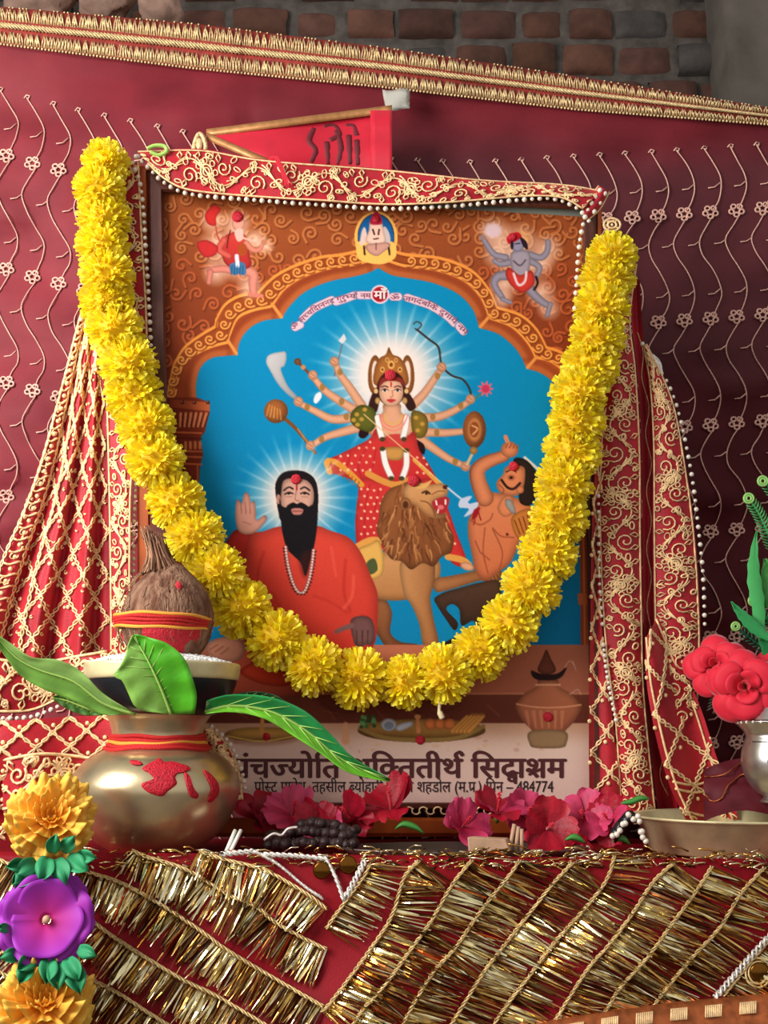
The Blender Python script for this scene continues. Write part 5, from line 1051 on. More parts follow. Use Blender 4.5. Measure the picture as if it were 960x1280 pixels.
def smear(pts, name='vermilion_smear', seed=0):
    P_ = cat(pts, 6, True); c = np.mean(P_, axis=0); b = MB(); k0 = b.vert(on_pot(math.asin(max(-.95, min(.95, (c[0]-198)/104))), c[1], .0022)); rings = []
    for s in (.35, .7, .93, 1.0): rings.append([b.vert(on_pot(math.asin(max(-.97, min(.97, (c[0]+(p[0]-c[0])*s-198)/104))), c[1]+(p[1]-c[1])*s, .0019 if s < 1 else .0004)) for p in P_])
    n = len(P_)
    for i in range(n): b.face(k0, rings[0][i], rings[0][(i+1) % n])
    for A, B in zip(rings, rings[1:]):
        for i in range(n): b.face(A[i], B[i], B[(i+1) % n], A[(i+1) % n])
    b.build(name, M['verm'], pot)
smear([(214, 949), (222, 946), (228, 950), (240, 950), (256, 955), (258, 960), (246, 962), (240, 968), (241, 976), (232, 984), (226, 990), (216, 988), (208, 984), (202, 978), (204, 974), (212, 976), (216, 970), (208, 962), (200, 958), (206, 953)])
smear([(250, 962), (255, 966), (258, 980), (264, 990), (262, 994), (255, 990), (251, 976)]); smear([(272, 960), (278, 964), (283, 976), (284, 990), (279, 999), (274, 996), (277, 984), (274, 972)])
smear([(180, 949), (186, 948), (196, 950), (200, 953), (192, 954), (183, 952)])
BY = -.150
bowl = thing('rice_bowl', 'black bowl with a brass rim heaped with white rice on the brass pot', 'bowl', (at(201, 892, BY).x, BY, at(201, 892, BY).z))
b = lathe_px([(0, 898), (45, 897), (66, 893), (80, 880), (90, 862), (94, 848), (90, 848), (84, 866), (60, 884), (0, 886)], 201, BY); b.build('bowl_body', M['black'], bowl)
b = lathe_px([(93, 851), (95.5, 848), (97, 836), (97, 832), (95, 830.5), (92, 834), (91, 848)], 201, BY); b.build('brass_rim', M['brassplate'], bowl)
b = lathe_px([(0, 817), (30, 818), (62, 823), (84, 829), (92, 836), (92, 846)], 201, BY); b.v = [tuple(Vector(v)+Vector(noise.noise_vector(Vector(v)*260))*.0016) for v in b.v]
r_ = random.Random(6); c0 = at(201, 830, BY); s_ = (at(202, 830, BY)-at(201, 830, BY)).x
for k in range(1500):
    a, q = r_.uniform(0, 2*PI), math.sqrt(r_.random())*90; y = float(np.interp(q, [0, 30, 62, 84, 91], [816.5, 817.5, 822.5, 828.5, 834])); c = Vector((at(201, y, BY).x+q*s_*math.cos(a), BY+q*s_*math.sin(a), at(201, y, BY).z)); e = r_.uniform(0, 6.28); d = Vector((math.cos(e), math.sin(e), r_.uniform(-.4, .4)))*.0035
    b.tube([c-d, c, c+d], [.0005, .0011, .0005], 4)
tag(b.build('rice', M['rice'], loc=(c0.x, BY, c0.z)), 'heap of white rice filling the black brass-rimmed bowl', 'rice', kind='stuff')
coco = thing('coconut', 'brown husked coconut with a pointed fibre tuft standing on the rice', 'coconut', (at(204, 824, BY).x, BY, at(204, 824, BY).z))
cprof = [(0, 832), (24, 829), (42, 818), (54, 798), (58, 776), (56, 758), (48, 740), (36, 724), (24, 713), (15, 706), (0, 700)]
b = lathe_px(cprof, 205, BY, 72); cc_ = Vector((at(205, 770, BY).x, BY, at(205, 770, BY).z))
out = []
for v in b.v:
    v = Vector(v); d = v-cc_; a = math.atan2(d.y, d.x); k = 1+.03*noise.noise(Vector((math.cos(a)*9, math.sin(a)*9, v.z*14)))+.02*noise.noise(v*50); out.append((cc_.x+d.x*k, cc_.y+d.y*k, v.z))
b.v = out; b.build('shell', M['husk'], coco)
b = MB(); r_ = random.Random(21)
for k in range(420):                           # the tuft leans to the left, its strands ending at different heights
    a = r_.uniform(0, 2*PI); q0 = r_.uniform(6, 30); y0 = float(np.interp(q0, [6, 24, 30], [702, 712, 719])); g = r_.uniform(.55, 1.25); b.col = tuple(c_*g for c_ in r_.choice((srgb(150, 108, 80), srgb(120, 80, 58), srgb(176, 132, 100), srgb(96, 60, 44))))
    s_ = (at(206, 700, BY)-at(205, 700, BY)).x; tip = r_.uniform(656, 694)+(8 if math.cos(a) > .2 else 0); q1 = r_.uniform(2, 15); sh = -18*((712-tip)/56)
    pts = [Vector((at(205, y0, BY).x+q0*s_*math.cos(a), BY+q0*s_*math.sin(a), at(205, y0, BY).z))]
    for t in (.35, .7, 1): y = y0+(tip-y0)*t; q = q0*(1-t)+q1*t; q = q*(.62+.38*abs(1-2*t)); x = 205+sh*t; pts.append(Vector((at(x, y, BY).x+q*s_*math.cos(a), BY+q*s_*math.sin(a), at(x, y, BY).z)))
    b.tube(pts, [.0011, .001, .0008, .0003], 4)
for k in range(120):                           # short fibres lying over the shoulder of the shell
    a = r_.uniform(0, 2*PI); y = r_.uniform(714, 800); g = r_.uniform(.6, 1.2); b.col = tuple(c_*g for c_ in r_.choice((srgb(160, 120, 92), srgb(110, 72, 52)))); pts = []
    for t in range(4):
        yy = y+t*r_.uniform(3, 7); r = float(np.interp(yy, [700, 706, 713, 724, 740, 758, 776, 798, 818], [0, 15, 24, 36, 48, 56, 58, 54, 42])); s_ = (at(206, 700, BY)-at(205, 700, BY)).x; aa = a+r_.uniform(-.06, .06); pts.append(Vector((at(205, yy, BY).x+(r*s_*1.02+.001)*math.cos(aa), BY+(r*s_*1.02+.001)*math.sin(aa), at(205, yy, BY).z)))
    b.tube(pts, .0006, 4)
b.build('husk_tuft', M['fibre'], coco)
def on_coco(a, y, o=.0012):
    r = float(np.interp(y, [700, 706, 713, 724, 740, 758, 776, 798, 818, 829], [0, 15, 24, 36, 48, 56, 58, 54, 42, 24])); s_ = (at(206, 770, BY)-at(205, 770, BY)).x; c = at(205, y, BY); return Vector((at(205, 770, BY).x+(r*s_*1.02+o)*math.sin(a), BY-(r*s_*1.02+o)*math.cos(a), c.z))
for k, (y, m_) in enumerate(((772, 'myel'), (775.5, 'mred'), (779, 'mred'), (783, 'mred'), (786.5, 'myel'))):
    b = MB(); b.tube([on_coco(a, y+2.2*math.sin(a+.5)+(k-2)*.5*math.cos(a*2)+.6*math.sin(a*6+k), .0014) for a in np.linspace(0, 2*PI, 60, endpoint=False)], .0021, 6, closed=True); b.build('sacred_thread', M[m_], coco)
b = MB(); b.grid([[on_coco(a, y, .0022) for a in np.linspace(-.25, 1.75, 26)] for y in np.linspace(790, 822, 12)]); b.build('vermilion_patch', M['verm'], coco)
b = MB(); b.ball(on_coco(.52, 739, .001), .005, 10, 6, (.8, .3, 1.3)); b.build('vermilion_dot', M['verm'], coco)
# leaves standing in the mouth of the pot
def leaf(name, label, mid, left, right, depth, cols, curl=.006, cup=.5):
    n = 22; m_, l_, r_ = (resample(cat(q, 5), n) for q in (mid, left, right)); b = MB(); rows = []
    for i in range(n):
        t = i/(n-1); d = depth(t); row = []
        for j in range(13):
            s = j/6-1; e = l_[i] if s < 0 else r_[i]; q = m_[i]*(1-abs(s))+e*abs(s); g = .95+.1*math.sin(j*5+i*.4)
            c = cols[0] if s < 0 else cols[1]; k = .85+.25*abs(s); b.col = tuple(v*k*g for v in c)
            row.append(b.vert(at(q[0], q[1], d-curl*abs(s)**1.4+.0016*math.sin(i*1.3+abs(s)*3)*abs(s))))
        rows.append(row)
    for i in range(n-1):
        for j in range(12): b.face(rows[i][j], rows[i][j+1], rows[i+1][j+1], rows[i+1][j])
    b.col = (1, 1, 1); o = thing(name, label, 'leaf', at(mid[0][0], mid[0][1], depth(0)), 'leaves in the brass pot')
    b.build('blade', M['leaf'], o, solid=.0009)
    b = MB(); b.tube([at(x, y, depth(i/(n-1))-.0012) for i, (x, y) in enumerate(m_)], list(np.linspace(.0019, .0006, n)), 5)
    for i in range(2, n-2, 2):
        for e in (l_, r_):
            k = min(n-1, i+3); b.tube([at(*m_[i], depth(i/(n-1))-.0008), at(*(m_[i]*.55+(e[k])*.45), depth(i/(n-1))-curl*.34-.0008), at(*(m_[i]*.15+e[k]*.85), depth(i/(n-1))-curl*.8-.0008)], [.0007, .0005, .0003], 4)
    b.build('midrib', M['vein'], o)
G1, G2, G3, G4 = srgb(120, 200, 50), srgb(84, 178, 36), srgb(150, 192, 100), srgb(40, 146, 76)
leaf('mango_leaf', 'upright bright green leaf with a torn tip in front of the rice bowl', [(214, 893), (202, 862), (186, 828), (167, 795)], [(206, 892), (172, 886), (160, 866), (152, 850), (141, 845), (152, 830), (160, 806), (166, 794)], [(243, 892), (246, 870), (240, 846), (231, 824), (212, 806), (188, 797), (168, 793)], lambda t: -.222-.022*math.sin(t*2), (srgb(142, 194, 84), G2), .006)
leaf('mango_leaf', 'pale green leaf reaching left out of the brass pot', [(170, 893), (130, 880), (92, 852), (50, 838), (20, 822), (-8, 792)], [(162, 888), (128, 866), (100, 838), (70, 824), (40, 822), (16, 806), (-8, 790)], [(150, 893), (126, 893), (92, 876), (60, 864), (30, 848), (10, 826), (-8, 796)], lambda t: -.215-.05*t, (G3, srgb(120, 172, 66)), .004)
leaf('mango_leaf', 'dark glossy leaf drooping right over the lower edge of the picture', [(256, 890), (290, 882), (340, 890), (385, 915), (425, 948), (487, 976)], [(258, 876), (290, 868), (340, 872), (380, 888), (412, 916), (440, 946), (488, 974)], [(258, 892), (290, 890), (330, 898), (370, 922), (404, 944), (436, 966), (486, 977)], lambda t: -.215+.03*t, (G4, G1), .008)
leaf('mango_leaf', 'small shaded leaf lying between the brass pot and the red veil', [(130, 892), (105, 884), (84, 876), (66, 872)], [(128, 884), (108, 874), (88, 868), (66, 870)], [(128, 894), (106, 894), (84, 886), (66, 874)], lambda t: -.13-.02*t, (srgb(70, 120, 50), srgb(80, 130, 56)), .003)
leaf('mango_leaf', 'dark leaf edge rising right behind the drooping leaf', [(262, 888), (300, 874), (340, 876), (375, 894)], [(262, 882), (300, 866), (342, 868), (376, 892)], [(262, 892), (300, 884), (340, 886), (374, 897)], lambda t: -.165, (srgb(24, 70, 34), srgb(24, 80, 40)), .004)
# ------------------------------------------------------------------ red blossoms, plates and small things along the altar
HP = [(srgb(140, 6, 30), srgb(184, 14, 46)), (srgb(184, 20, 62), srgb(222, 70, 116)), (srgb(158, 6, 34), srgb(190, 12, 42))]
def petal_mb(L, W_, lift, curl, seed, c0, c1):
    r_ = random.Random(seed); b = MB(); rows = []; n = 9
    for i in range(n):
        t = i/(n-1); w_ = W_*(.16+.84*math.sin(min(1, t*1.12)*PI*.62)**1.1)*(1 if t < .9 else .88); row = []
        for j in range(9):
            s = j/4-1; ru = .12*L*t*t*math.sin(s*5.5+seed*1.7)*abs(s)**.5+.05*L*t*math.sin(s*11+seed); e = (1-.10*abs(s)**2*t)+(.035*math.sin(s*9+seed) if t > .8 else 0)
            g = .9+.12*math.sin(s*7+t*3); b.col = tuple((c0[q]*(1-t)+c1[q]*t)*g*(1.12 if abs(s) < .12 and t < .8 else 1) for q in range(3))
            row.append(b.vert((L*t*e*math.cos(lift+curl*t), s*w_, L*t*e*math.sin(lift+curl*t)+ru+abs(s)*w_*.16)))
        rows.append(row)
    for i in range(n-1):
        for j in range(8): b.face(rows[i][j], rows[i][j+1], rows[i+1][j+1], rows[i+1][j])
    b.col = (1, 1, 1); return b
def blossom(label, px, py, r, aim, kind, seed, Y=-.10, npet=5):
    c = at(px, py+20, Y); s_ = r*.88*(Y-CAM.y)/FOC; c.z = max(c.z, s_*.3+.004); o = thing('hibiscus_flower', label, 'flower', c, 'red blossoms along the altar'); r_ = random.Random(seed)
    for k in range(npet):
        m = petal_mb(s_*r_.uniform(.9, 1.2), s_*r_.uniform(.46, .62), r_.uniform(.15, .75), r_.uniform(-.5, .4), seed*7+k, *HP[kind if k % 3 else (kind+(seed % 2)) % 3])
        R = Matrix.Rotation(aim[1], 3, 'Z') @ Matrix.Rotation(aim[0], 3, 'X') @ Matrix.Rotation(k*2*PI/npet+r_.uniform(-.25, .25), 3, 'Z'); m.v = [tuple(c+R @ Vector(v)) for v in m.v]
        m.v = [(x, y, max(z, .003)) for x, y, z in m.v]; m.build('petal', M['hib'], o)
    R = Matrix.Rotation(aim[1], 3, 'Z') @ Matrix.Rotation(aim[0], 3, 'X'); b = MB(); b.tube([c+R @ Vector((0, 0, z*s_)) for z in (0, .3, .6, .8)], [s_*.07, s_*.04, s_*.035, s_*.03], 6)
    for k in range(14): b.ball(c+R @ Vector((s_*.06*math.cos(k*2.4), s_*.06*math.sin(k*2.4), s_*(.5+k*.022))), s_*.026, 5, 4)
    b.build('pistil', M['rose'], o)
    b = MB(); b.col = srgb(70, 130, 60); d = R @ Vector((0, 0, -1)); e = c+d*s_*.3; e.z = max(e.z, .004); b.tube([c, (c+e)/2, e], [s_*.14, s_*.1, s_*.04], 7); b.build('calyx', M['plasgreen'], o)
for a in (('dark red blossom in shade close to the right of the brass pot', 324, 1004, 40, (1.0, .5), 0, 1, -.06), ('pink veined red blossom second from the brass pot', 366, 1000, 40, (.8, .2), 1, 2, -.07), ('crimson blossom behind the dark bead heap', 402, 1012, 36, (1.2, -.2), 0, 3, -.085),
          ('crimson blossom with pointed petals right of the dark bead heap', 438, 1006, 40, (.9, -.5), 0, 4, -.08), ('red blossom with one petal standing up under the drooping leaf tip', 490, 992, 44, (.5, -.3), 2, 5, -.08), ('pale pink and red blossom behind the pale wooden block', 578, 1014, 36, (1.0, .4), 1, 6, -.06),
          ('tall red blossom with upright petals right of the pink one', 622, 998, 44, (.5, .1), 0, 7, -.065), ('pink frilled blossom behind the incense stubs', 656, 1000, 36, (1.1, .2), 1, 8, -.05), ('large crimson blossom leaning out over the right end of the dark tray', 684, 1016, 42, (1.3, .1), 2, 9, -.10), ('pink and red blossom at the foot of the right veil', 730, 1004, 38, (1.1, -.3), 1, 10, -.08),
          ('deep red blossom touching the brass plate', 762, 1008, 38, (1.1, -.5), 0, 11, -.09), ('small red blossom low beside the black beaded band', 722, 1044, 20, (1.2, .3), 2, 12, -.12)): blossom(*a)
for lb, pts, Y in (('green leaf scrap between the two groups of red blossoms', [(494, 1036), (504, 1030), (520, 1034), (530, 1042)], -.12), ('green leaf scrap in front of the large crimson blossom', [(706, 1050), (716, 1046), (726, 1049), (732, 1054)], -.15), ('small green leaf scrap left of the brass plate', [(766, 1052), (774, 1048), (782, 1050), (788, 1056)], -.16), ('slim green leaf scrap lying on the brass plate rim', [(776, 1004), (790, 1002), (800, 998), (812, 998)], -.12)):
    b = MB(); P_ = resample(cat(pts, 5), 12); rows = []; b.col = srgb(70, 140, 60)
    for i, (x, y) in enumerate(P_): w_ = 4.2*math.sin(PI*(i+.6)/12.2); rows.append([at(x, y-w_, Y-.002), at(x, y, Y-.006), at(x, y+w_, Y-.003)])
    b.grid(rows); tag(b.build('leaf_scrap', M['plasgreen'], solid=.0008, loc=rows[6][1]), lb, 'leaf', 'green leaf scraps among the blossoms')
# heap of dark beads
b = MB(); r_ = random.Random(31); pts = []
beads = thing('bead_rosary', 'heap of dark brown rosary beads at the feet of the red blossoms', 'rosary', onz(395, 1058, .0))
path = []
for k in range(62):
    t = k/61; x = 335+110*abs(((t*2.6) % 2)-1)+r_.uniform(-3, 3); lay = int(t*2.6); path.append((x, 1056-lay*9-8*math.sin((x-335)/110*PI)*(1 if lay else .3)+r_.uniform(-2, 2), -.145+lay*.006+r_.uniform(-.004, .004)))
for x, y, Y in path: b.ball(at(x, y, Y), .0068*r_.uniform(.85, 1.15), 10, 7, (1, 1, .9))
o = b.build('bead_strand', M['dark'], beads); tag(o, kind='stuff')
b = MB(); b.tube([at(*p) for p in path], .0012, 4); b.tube([at(x, y, -.165) for x, y in cat([(330, 1050), (342, 1042), (352, 1044), (360, 1036), (372, 1034)], 4)], .0016, 5); b.build('string', M['lace'], beads)
# tray
TX, TY = 582, -.155; tz = .004
tray = thing('steel_tray', 'shallow dark steel tray under the red blossoms', 'tray', (at(TX, 1060, TY).x, TY, tz))
def ell_lathe(prof, c, sx, sy, n=72): return [[Vector((c[0]+r*sx*math.cos(2*PI*k/n), c[1]+r*sy*math.sin(2*PI*k/n), c[2]+z)) for k in range(n)] for r, z in prof]
b = MB(); b.grid(ell_lathe([(0, .0015), (.8, .0015), (.9, .003), (.98, .009), (1.0, .0095), (.995, .0075), (.9, 0), (0, 0)], (at(TX, 1060, TY).x, TY+.01, .004), .138, .062), cu=True); b.build('tray_body', M['steel'], tray)
b = MB(); bx = MB(); p8 = [at(586, 1062, -.175), at(640, 1062, -.170), at(640, 1062, -.14), at(586, 1062, -.145)]
for p in p8: p.z = .0062
p8 = p8+[at(584, 1046, -.172), at(632, 1049, -.168), at(636, 1047, -.142), at(590, 1045, -.146)]
b.box(p8); tag(b.build('wooden_block', M['clay'], loc=p8[0], smooth=False, bevel=.0015), 'small pale wooden block on the dark tray', 'block')
for k, (x0, x1) in enumerate(((636, 643), (644, 648), (652, 652))): b = MB(); a = at(x0, 1056, -.15); a.z = .006; b.tube([a, at(x1, 1030+k*3, -.148)], .0023, 8); tag(b.build('incense_stub', M['clay'], loc=a), ('pale incense stub leaning right beside the wooden block', 'middle one of three incense stubs between blossoms', 'right one of three incense stubs, near the large crimson blossom')[k], 'incense', 'incense stubs on the tray')
# black beaded band
b = MB(); bb = MB(); P_ = resample(cat([(766, 1046), (778, 1030), (790, 1020), (800, 1030), (804, 1046), (808, 1056)], 5), 26); rows = []
band_ = thing('beaded_band', 'crumpled black band with white beads against the brass plate', 'band', onz(786, 1060, 0))
for i, (x, y) in enumerate(P_):
    rows.append([at(x-3, y-7, -.165), at(x, y, -.172+.003*math.sin(i)), at(x+3, y+8, -.168)])
    if i % 2 == 0: bb.ball(at(x+r_.uniform(-2, 2), y+r_.uniform(-5, 5), -.177), .0034, 8, 6)
b.grid(rows); b.build('band_cloth', M['black'], band_, solid=.002); bb.build('white_beads', M['pearl'], band_)
# brass plate on the right and what stands in it
PX, PY_ = 922, -.09
pc = Vector((at(PX, 1040, PY_).x, PY_, .0032))
plate_ = thing('brass_plate', 'deep scuffed brass plate at the right end of the altar', 'plate', pc)
b = MB(); R_ = .122; b.lathe([(0, .002), (R_*.74, .002), (R_*.80, .006), (R_*.93, .040), (R_, .0415), (R_*1.0, .039), (R_*.955, .038), (R_*.84, .002), (R_*.80, 0), (0, 0)], 96, pc); b.build('plate_body', M['brassplate'], plate_)
sp_ = Vector((at(978, 990, -.075).x, -.075, .016)); s_ = (1.375)/FOC
spot = thing('silver_pot', 'small silver ritual pot with a dark auspicious mark standing in the brass plate', 'pot', sp_)
b = MB(); zf = lambda y: at(978, y, -.075).z
pr_ = [(0, 1004), (26, 1003), (22, 996), (30, 990), (41, 975), (46, 955), (45, 940), (41, 926), (39, 918), (46, 908), (50, 902), (46, 903), (38, 912), (36, 920), (38, 940), (0, 980)]
b.lathe([(r*s_, zf(y)) for r, y in cat(pr_, 4)], 48, (sp_.x, sp_.y, 0)); b.build('pot_body', M['silver'], spot)
b = MB()
for k in range(9): y = 900-k*5; b.lathe([((40-k*3.6)*s_, zf(y)), ((37-k*3.6)*s_, zf(y-5))], 24, (sp_.x, sp_.y, 0))
b.lathe([(2*s_, zf(858)), (6*s_, zf(852)), (2*s_, zf(846)), (0, zf(844))], 16, (sp_.x, sp_.y, 0)); b.build('fluted_lid', M['silver'], spot)
b = MB()
for k in range(30): a = k*2*PI/30; b.ball((sp_.x+.0475*math.cos(a), sp_.y+.0475*math.sin(a), zf(903)), .0022, 6, 4)
b.build('rim_beads', M['lace'], spot)
def on_sp(x, y, o=.0012): r = float(np.interp(y, [902, 908, 918, 926, 940, 955, 975], [50, 46, 39, 41, 45, 46, 41]))*s_; a = math.asin(max(-.98, min(.98, (x-978)/46))); return Vector((sp_.x+(r+o)*math.sin(a), sp_.y-(r+o)*math.cos(a), zf(y)))
b = MB()
for seg in ([(956, 949), (956, 959)], [(951, 954), (961, 954)], [(956, 949), (961, 949)], [(961, 954), (961, 959)], [(956, 959), (951, 959)], [(951, 954), (951, 949)]): b.tube([on_sp(*(np.array(seg[0])*(1-t)+np.array(seg[1])*t)) for t in (0, .5, 1)], .0008, 5)
b.build('auspicious_mark', M['black'], spot)
b = MB(); b.tube([on_sp(x, 927, .0006) for x in range(936, 1020, 6)], .0006, 4); b.build('engraved_line', M['black'], spot)
# small cloth bundle in the plate behind the pot
bun = thing('cloth_bundle', 'dark red gold-edged cloth bundled behind the silver pot', 'cloth', (at(905, 1000, -.05).x, -.05, .004))
b = MB(); rows = []; f_ = lambda i, j: at(880+i*9+noise.noise(Vector((i*.5, j*.5, 1)))*5, 962-14*math.sin(i*.28)+j*6.5, -.02-.010*j*.5+.014*noise.noise(Vector((i*.45, j*.6, 4))))
b.grid([[f_(i, j) for i in range(14)] for j in range(11)]); b.build('cloth', M['maroon'], bun)
b = MB(); b.tube([f_(i, 5+2*math.sin(i*.9))-Vector((0, .003, 0)) for i in np.arange(0, 13, .4)], .0010, 5); b.tube([f_(i, 1.3+math.sin(i*.7))-Vector((0, .003, 0)) for i in np.arange(0, 13, .4)], .0008, 5); b.build('gold_edge', M['copper'], bun)
# ------------------------------------------------------------------ artificial rose spray on the right
spray = thing('artificial_rose_spray', 'spray of red cloth roses with green plastic fronds above the silver pot', 'artificial flowers', at(975, 1000, -.03))
def rose(px, py, r, seed, Y=-.06, aim=(.2, 0)):
    c = at(px, py, Y); s_ = r*(Y-CAM.y)/FOC; r_ = random.Random(seed)
    F = (CAM-c).normalized(); F = (F+Vector((aim[0], 0, aim[1]))).normalized(); X = F.cross(Vector((0, 0, 1))).normalized(); Z = X.cross(F)
    o = bpy.data.objects.new('rose', None); COL.objects.link(o); o.parent = spray; o.location = c-Vector(spray.location)
    # petals: (base radius, half angle, height, outward lean, rolled lip)
    for n_, rb, ha, H, lean, lip in ((2, .10, 1.7, .66, .12, .03), (3, .20, 1.2, .68, .42, .10), (3, .26, 1.15, .74, .85, .20), (5, .30, .80, .80, 1.32, .20)):
        off_ = r_.uniform(0, 6)
        for k in range(n_):
            a0 = off_+k*2*PI/n_+r_.uniform(-.12, .12); hh = H*r_.uniform(.9, 1.12); b = MB(); rows = []
            for i in range(10):
                t = i/9; row = []
                for j in range(13):
                    s = j/6-1; env = math.sqrt(max(0, 1-(abs(s)**3)*.55*t)); a = a0+s*ha*(.55+.45*math.sin(t*PI*.5))*(1-.18*t*t)
                    ln = lean*t**.8; out = rb*(.35+.65*min(1, t*2.2))+hh*t*env*math.sin(ln)+lip*max(0, t-.75)*4*(1-.5*abs(s)); up = hh*t*env*math.cos(ln)-lip*1.2*max(0, t-.75)*4*.5+.02*math.sin(s*6+seed+k)*t
                    row.append(c+X*(s_*1.05*out*math.cos(a))+Z*(s_*1.05*out*math.sin(a))+F*(s_*(up-.2)))
                rows.append(row)
            b.grid(rows); q = b.build('petal', M['rose'], None, solid=.0008, loc=c); q.parent = o; q.location = (0, 0, 0)
rose(895, 832, 31, 1, -.06, (-.15, .25)); rose(931, 858, 37, 2, -.085, (-.05, .0)); rose(984, 846, 34, 3, -.065, (.2, .1))
def frond(pts, tipr, n, ln, col, Y, seed):
    P_ = resample(cat(pts, 6), n); b = MB(); b.col = col; b.tube([at(x, y, Y) for x, y in P_], .0018, 5)
    for i in range(3, n-2):
        d = P_[min(i+1, n-1)]-P_[i-1]; d = d/np.linalg.norm(d)
        for sd in (-1, 1):
            q = np.array([-d[1], d[0]])*sd*.85+d*.55; L = ln*(1-.35*i/n); g = .8+.4*((i*7+sd) % 5)/5; b.col = tuple(v*g for v in col); A = P_[i]; b.tube([at(*A, Y), at(*(A+q*L*.6), Y-.003), at(*(A+q*L+d*2), Y-.002)], [.0013, .0012, .0005], 4)
    b.col = srgb(150, 200, 110)
    if tipr:
        d = P_[-1]-P_[-3]; d = d/np.linalg.norm(d); c = P_[-1]+d*tipr*.6
        for rr_ in (1, .55): b.tube([at(c[0]+tipr*rr_*math.cos(a), c[1]+tipr*rr_*math.sin(a), Y-.002) for a in np.linspace(0, 2*PI, 14, endpoint=False)], .0016, 5, closed=True)
    b.build('frond', M['plasgreen'], spray)
frond([(975, 700), (962, 672), (950, 645), (938, 626)], 6, 20, 13, srgb(70, 150, 84), -.05, 1); frond([(990, 660), (975, 630), (962, 610), (956, 604)], 6, 14, 13, srgb(60, 130, 74), -.045, 2)
frond([(990, 840), (960, 815), (935, 796), (922, 785)], 5, 16, 10, srgb(24, 84, 56), -.03, 3); frond([(990, 800), (970, 785), (955, 770), (944, 754)], 6, 14, 12, srgb(34, 120, 60), -.04, 4); frond([(905, 860), (897, 878), (892, 892)], 0, 9, 14, srgb(70, 74, 62), -.03, 5); frond([(985, 905), (965, 900), (948, 905)], 6, 9, 10, srgb(30, 80, 48), -.035, 6)
for pts, w_, col, Y in (([(952, 800), (948, 760), (942, 715), (944, 676), (946, 664)], 8, srgb(70, 170, 90), -.06), ([(985, 780), (968, 740), (960, 712), (956, 698)], 16, srgb(66, 150, 60), -.055), ([(965, 800), (945, 786), (925, 766), (914, 752)], 7, srgb(48, 150, 80), -.065), ([(990, 860), (972, 830), (955, 805), (948, 790)], 9, srgb(24, 120, 60), -.06)):
    P_ = resample(cat(pts, 5), 14); b = MB(); rows = []; b.col = col
    for i, (x, y) in enumerate(P_):
        t = i/13; d = P_[min(i+1, 13)]-P_[max(i-1, 0)]; d = d/np.linalg.norm(d); q = np.array([-d[1], d[0]])*w_*math.sin(PI*(.12+.86*t))*(1+.22*(i % 2)); rows.append([at(x-q[0], y-q[1], Y-.004), at(x, y, Y), at(x+q[0], y+q[1], Y-.004)])
    b.grid(rows); b.build('serrated_leaf', M['plasgreen'], spray, solid=.0008)
b = MB(); b.col = srgb(30, 80, 44)
for pl in ([(985, 960), (975, 900), (930, 853)], [(975, 900), (940, 870), (897, 838)], [(985, 940), (990, 800), (976, 700)], [(985, 905), (990, 870), (986, 848)]): b.tube([at(x, y, -.022) for x, y in cat(pl, 5)], .0026, 6)
b.tube([at(985, 960, -.022), at(986, 1000, -.012), Vector((at(986, 1000, -.01).x, -.01, .006))], .0026, 6); b.build('stem', M['plasgreen'], spray)
# ------------------------------------------------------------------ fabric flower string at the lower left
string = thing('fabric_flower_string', 'string of orange and violet fabric flowers with sea green leaves at the lower left', 'flower string', at(60, 1030, -.30))
def ruffle(px, py, r, seed, cols, Y, layers, name, mt, up=.25):
    c = at(px, py, Y); s_ = r*(Y-CAM.y)/FOC; F = ((CAM-c).normalized()+Vector((0, 0, up))).normalized(); X = F.cross(Vector((0, 0, 1))).normalized(); Z = X.cross(F); r_ = random.Random(seed)
    o = bpy.data.objects.new(name, None); COL.objects.link(o); o.parent = string; o.location = c-Vector(string.location)
    for li, (rad, el, amp, fr) in enumerate(layers):
        b = MB(); rows = []; ph = r_.uniform(0, 6); n = 120
        for i in range(9):
            t = .12+.88*i/8; row = []; b.col = tuple(cols[0][q]*(1-t)+cols[1][q]*t for q in range(3))
            for k in range(n):
                a = 2*PI*k/n; w_ = math.sin(a*fr+ph)+.5*math.sin(a*(fr*2.3+1)+ph*2)+.6*math.sin(a*3+li); rr_ = s_*rad*t*math.cos(el*(.4+.6*t))*(1+.05*w_*t); h = s_*rad*math.sin(el)*t**1.3+s_*amp*w_*t*t
                row.append(b.vert(c+X*(rr_*math.cos(a))+Z*(rr_*math.sin(a))+F*h))
            rows.append(row)
        for i in range(8):
            for k in range(n): b.face(rows[i][k], rows[i][(k+1) % n], rows[i+1][(k+1) % n], rows[i+1][k])
        b.col = (1, 1, 1); q = b.build('petal_ruffle', mt, None, solid=.0006, loc=c); q.parent = o; q.location = (0, 0, 0)
    return o, c, s_, X, Z, F
OC = (srgb(255, 156, 16), srgb(255, 206, 84)); OL = [(1.08, -.4, .16, 9), (1.02, -.15, .2, 10), (.95, .12, .2, 9), (.86, .38, .2, 8), (.74, .62, .18, 7), (.6, .85, .17, 6), (.46, 1.05, .15, 5), (.3, 1.25, .1, 4)]
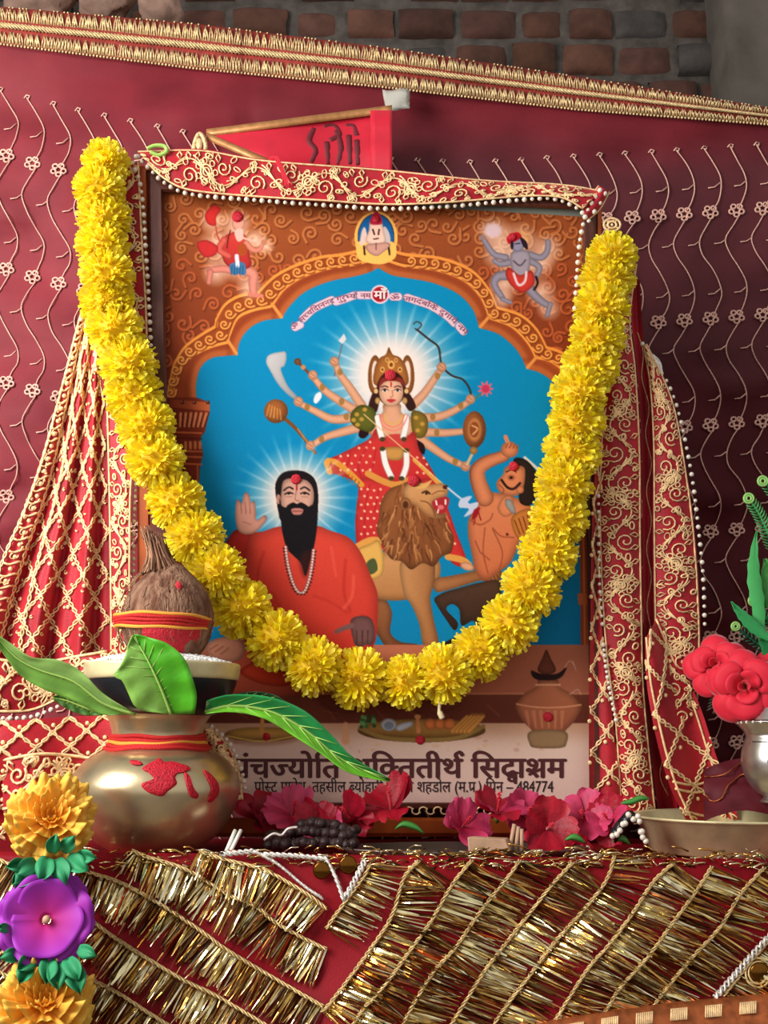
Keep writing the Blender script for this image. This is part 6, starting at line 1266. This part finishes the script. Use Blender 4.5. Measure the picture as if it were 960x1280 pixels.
ruffle(64, 1022, 52, 3, OC, -.30, OL, 'orange_flower', M['orange'], .35); ruffle(56, 1252, 56, 8, OC, -.35, OL, 'orange_flower', M['orange'], .5)
o, c, s_, X, Z, F = ruffle(58, 1150, 54, 5, (srgb(206, 30, 110), srgb(170, 50, 190)), -.34, [(1.08, -.5, .10, 9), (1.05, -.25, .11, 7), (1.02, .0, .10, 5), (.97, .2, .12, 3), (.84, .34, .09, 2)], 'violet_flower', M['purple'], .1)
b = MB(); b.ball(c+F*s_*.12, s_*.09, 12, 8); q = b.build('centre_bead', M['clay'], None, loc=c); q.parent = o; q.location = (0, 0, 0)
r_ = random.Random(12)
for k, (px, py, a, L) in enumerate(((60, 1072, 1.9, 34), (70, 1074, 1.2, 36), (46, 1078, 2.6, 34), (84, 1072, .55, 34), (32, 1080, 3.0, 26), (96, 1070, .1, 26), (38, 1084, 2.2, 34), (64, 1066, -1.3, 26), (78, 1064, -.9, 26), (30, 1092, 2.4, 22), (44, 1196, 2.5, 30), (62, 1198, 1.7, 34), (84, 1198, 1.1, 34), (98, 1186, .4, 26), (24, 1192, 2.9, 26), (12, 1160, 3.1, 18), (70, 1204, 1.5, 36), (90, 1206, 1.3, 40), (36, 1204, 2.0, 30))):
    Y = -.326 if py < 1120 else -.35; b = MB(); rows = []; d = np.array([math.cos(a), math.sin(a)]); nn = np.array([-d[1], d[0]])
    for i in range(9):
        t = i/8; w_ = L*.36*math.sin(PI*min(.98, .18+t*.8))**.8; row = []
        for j in range(7): s = j/3-1; p = np.array([px, py])+d*L*t*(1-.12*abs(s))+nn*w_*s; row.append(at(p[0], p[1], Y-.016*math.sin(t*2.2)-.006*math.sin(s*4+k)*t-.004*abs(s)))
        rows.append(row)
    b.grid(rows); b.build('fabric_leaf', M['teal'], string, solid=.0006)
b = MB(); b.tube([at(x, y, -.295-(y-1000)*.00022) for x, y in ((70, 985), (64, 1030), (58, 1150), (56, 1250), (56, 1330))], .002, 6); b.build('string', M['thread'], string)
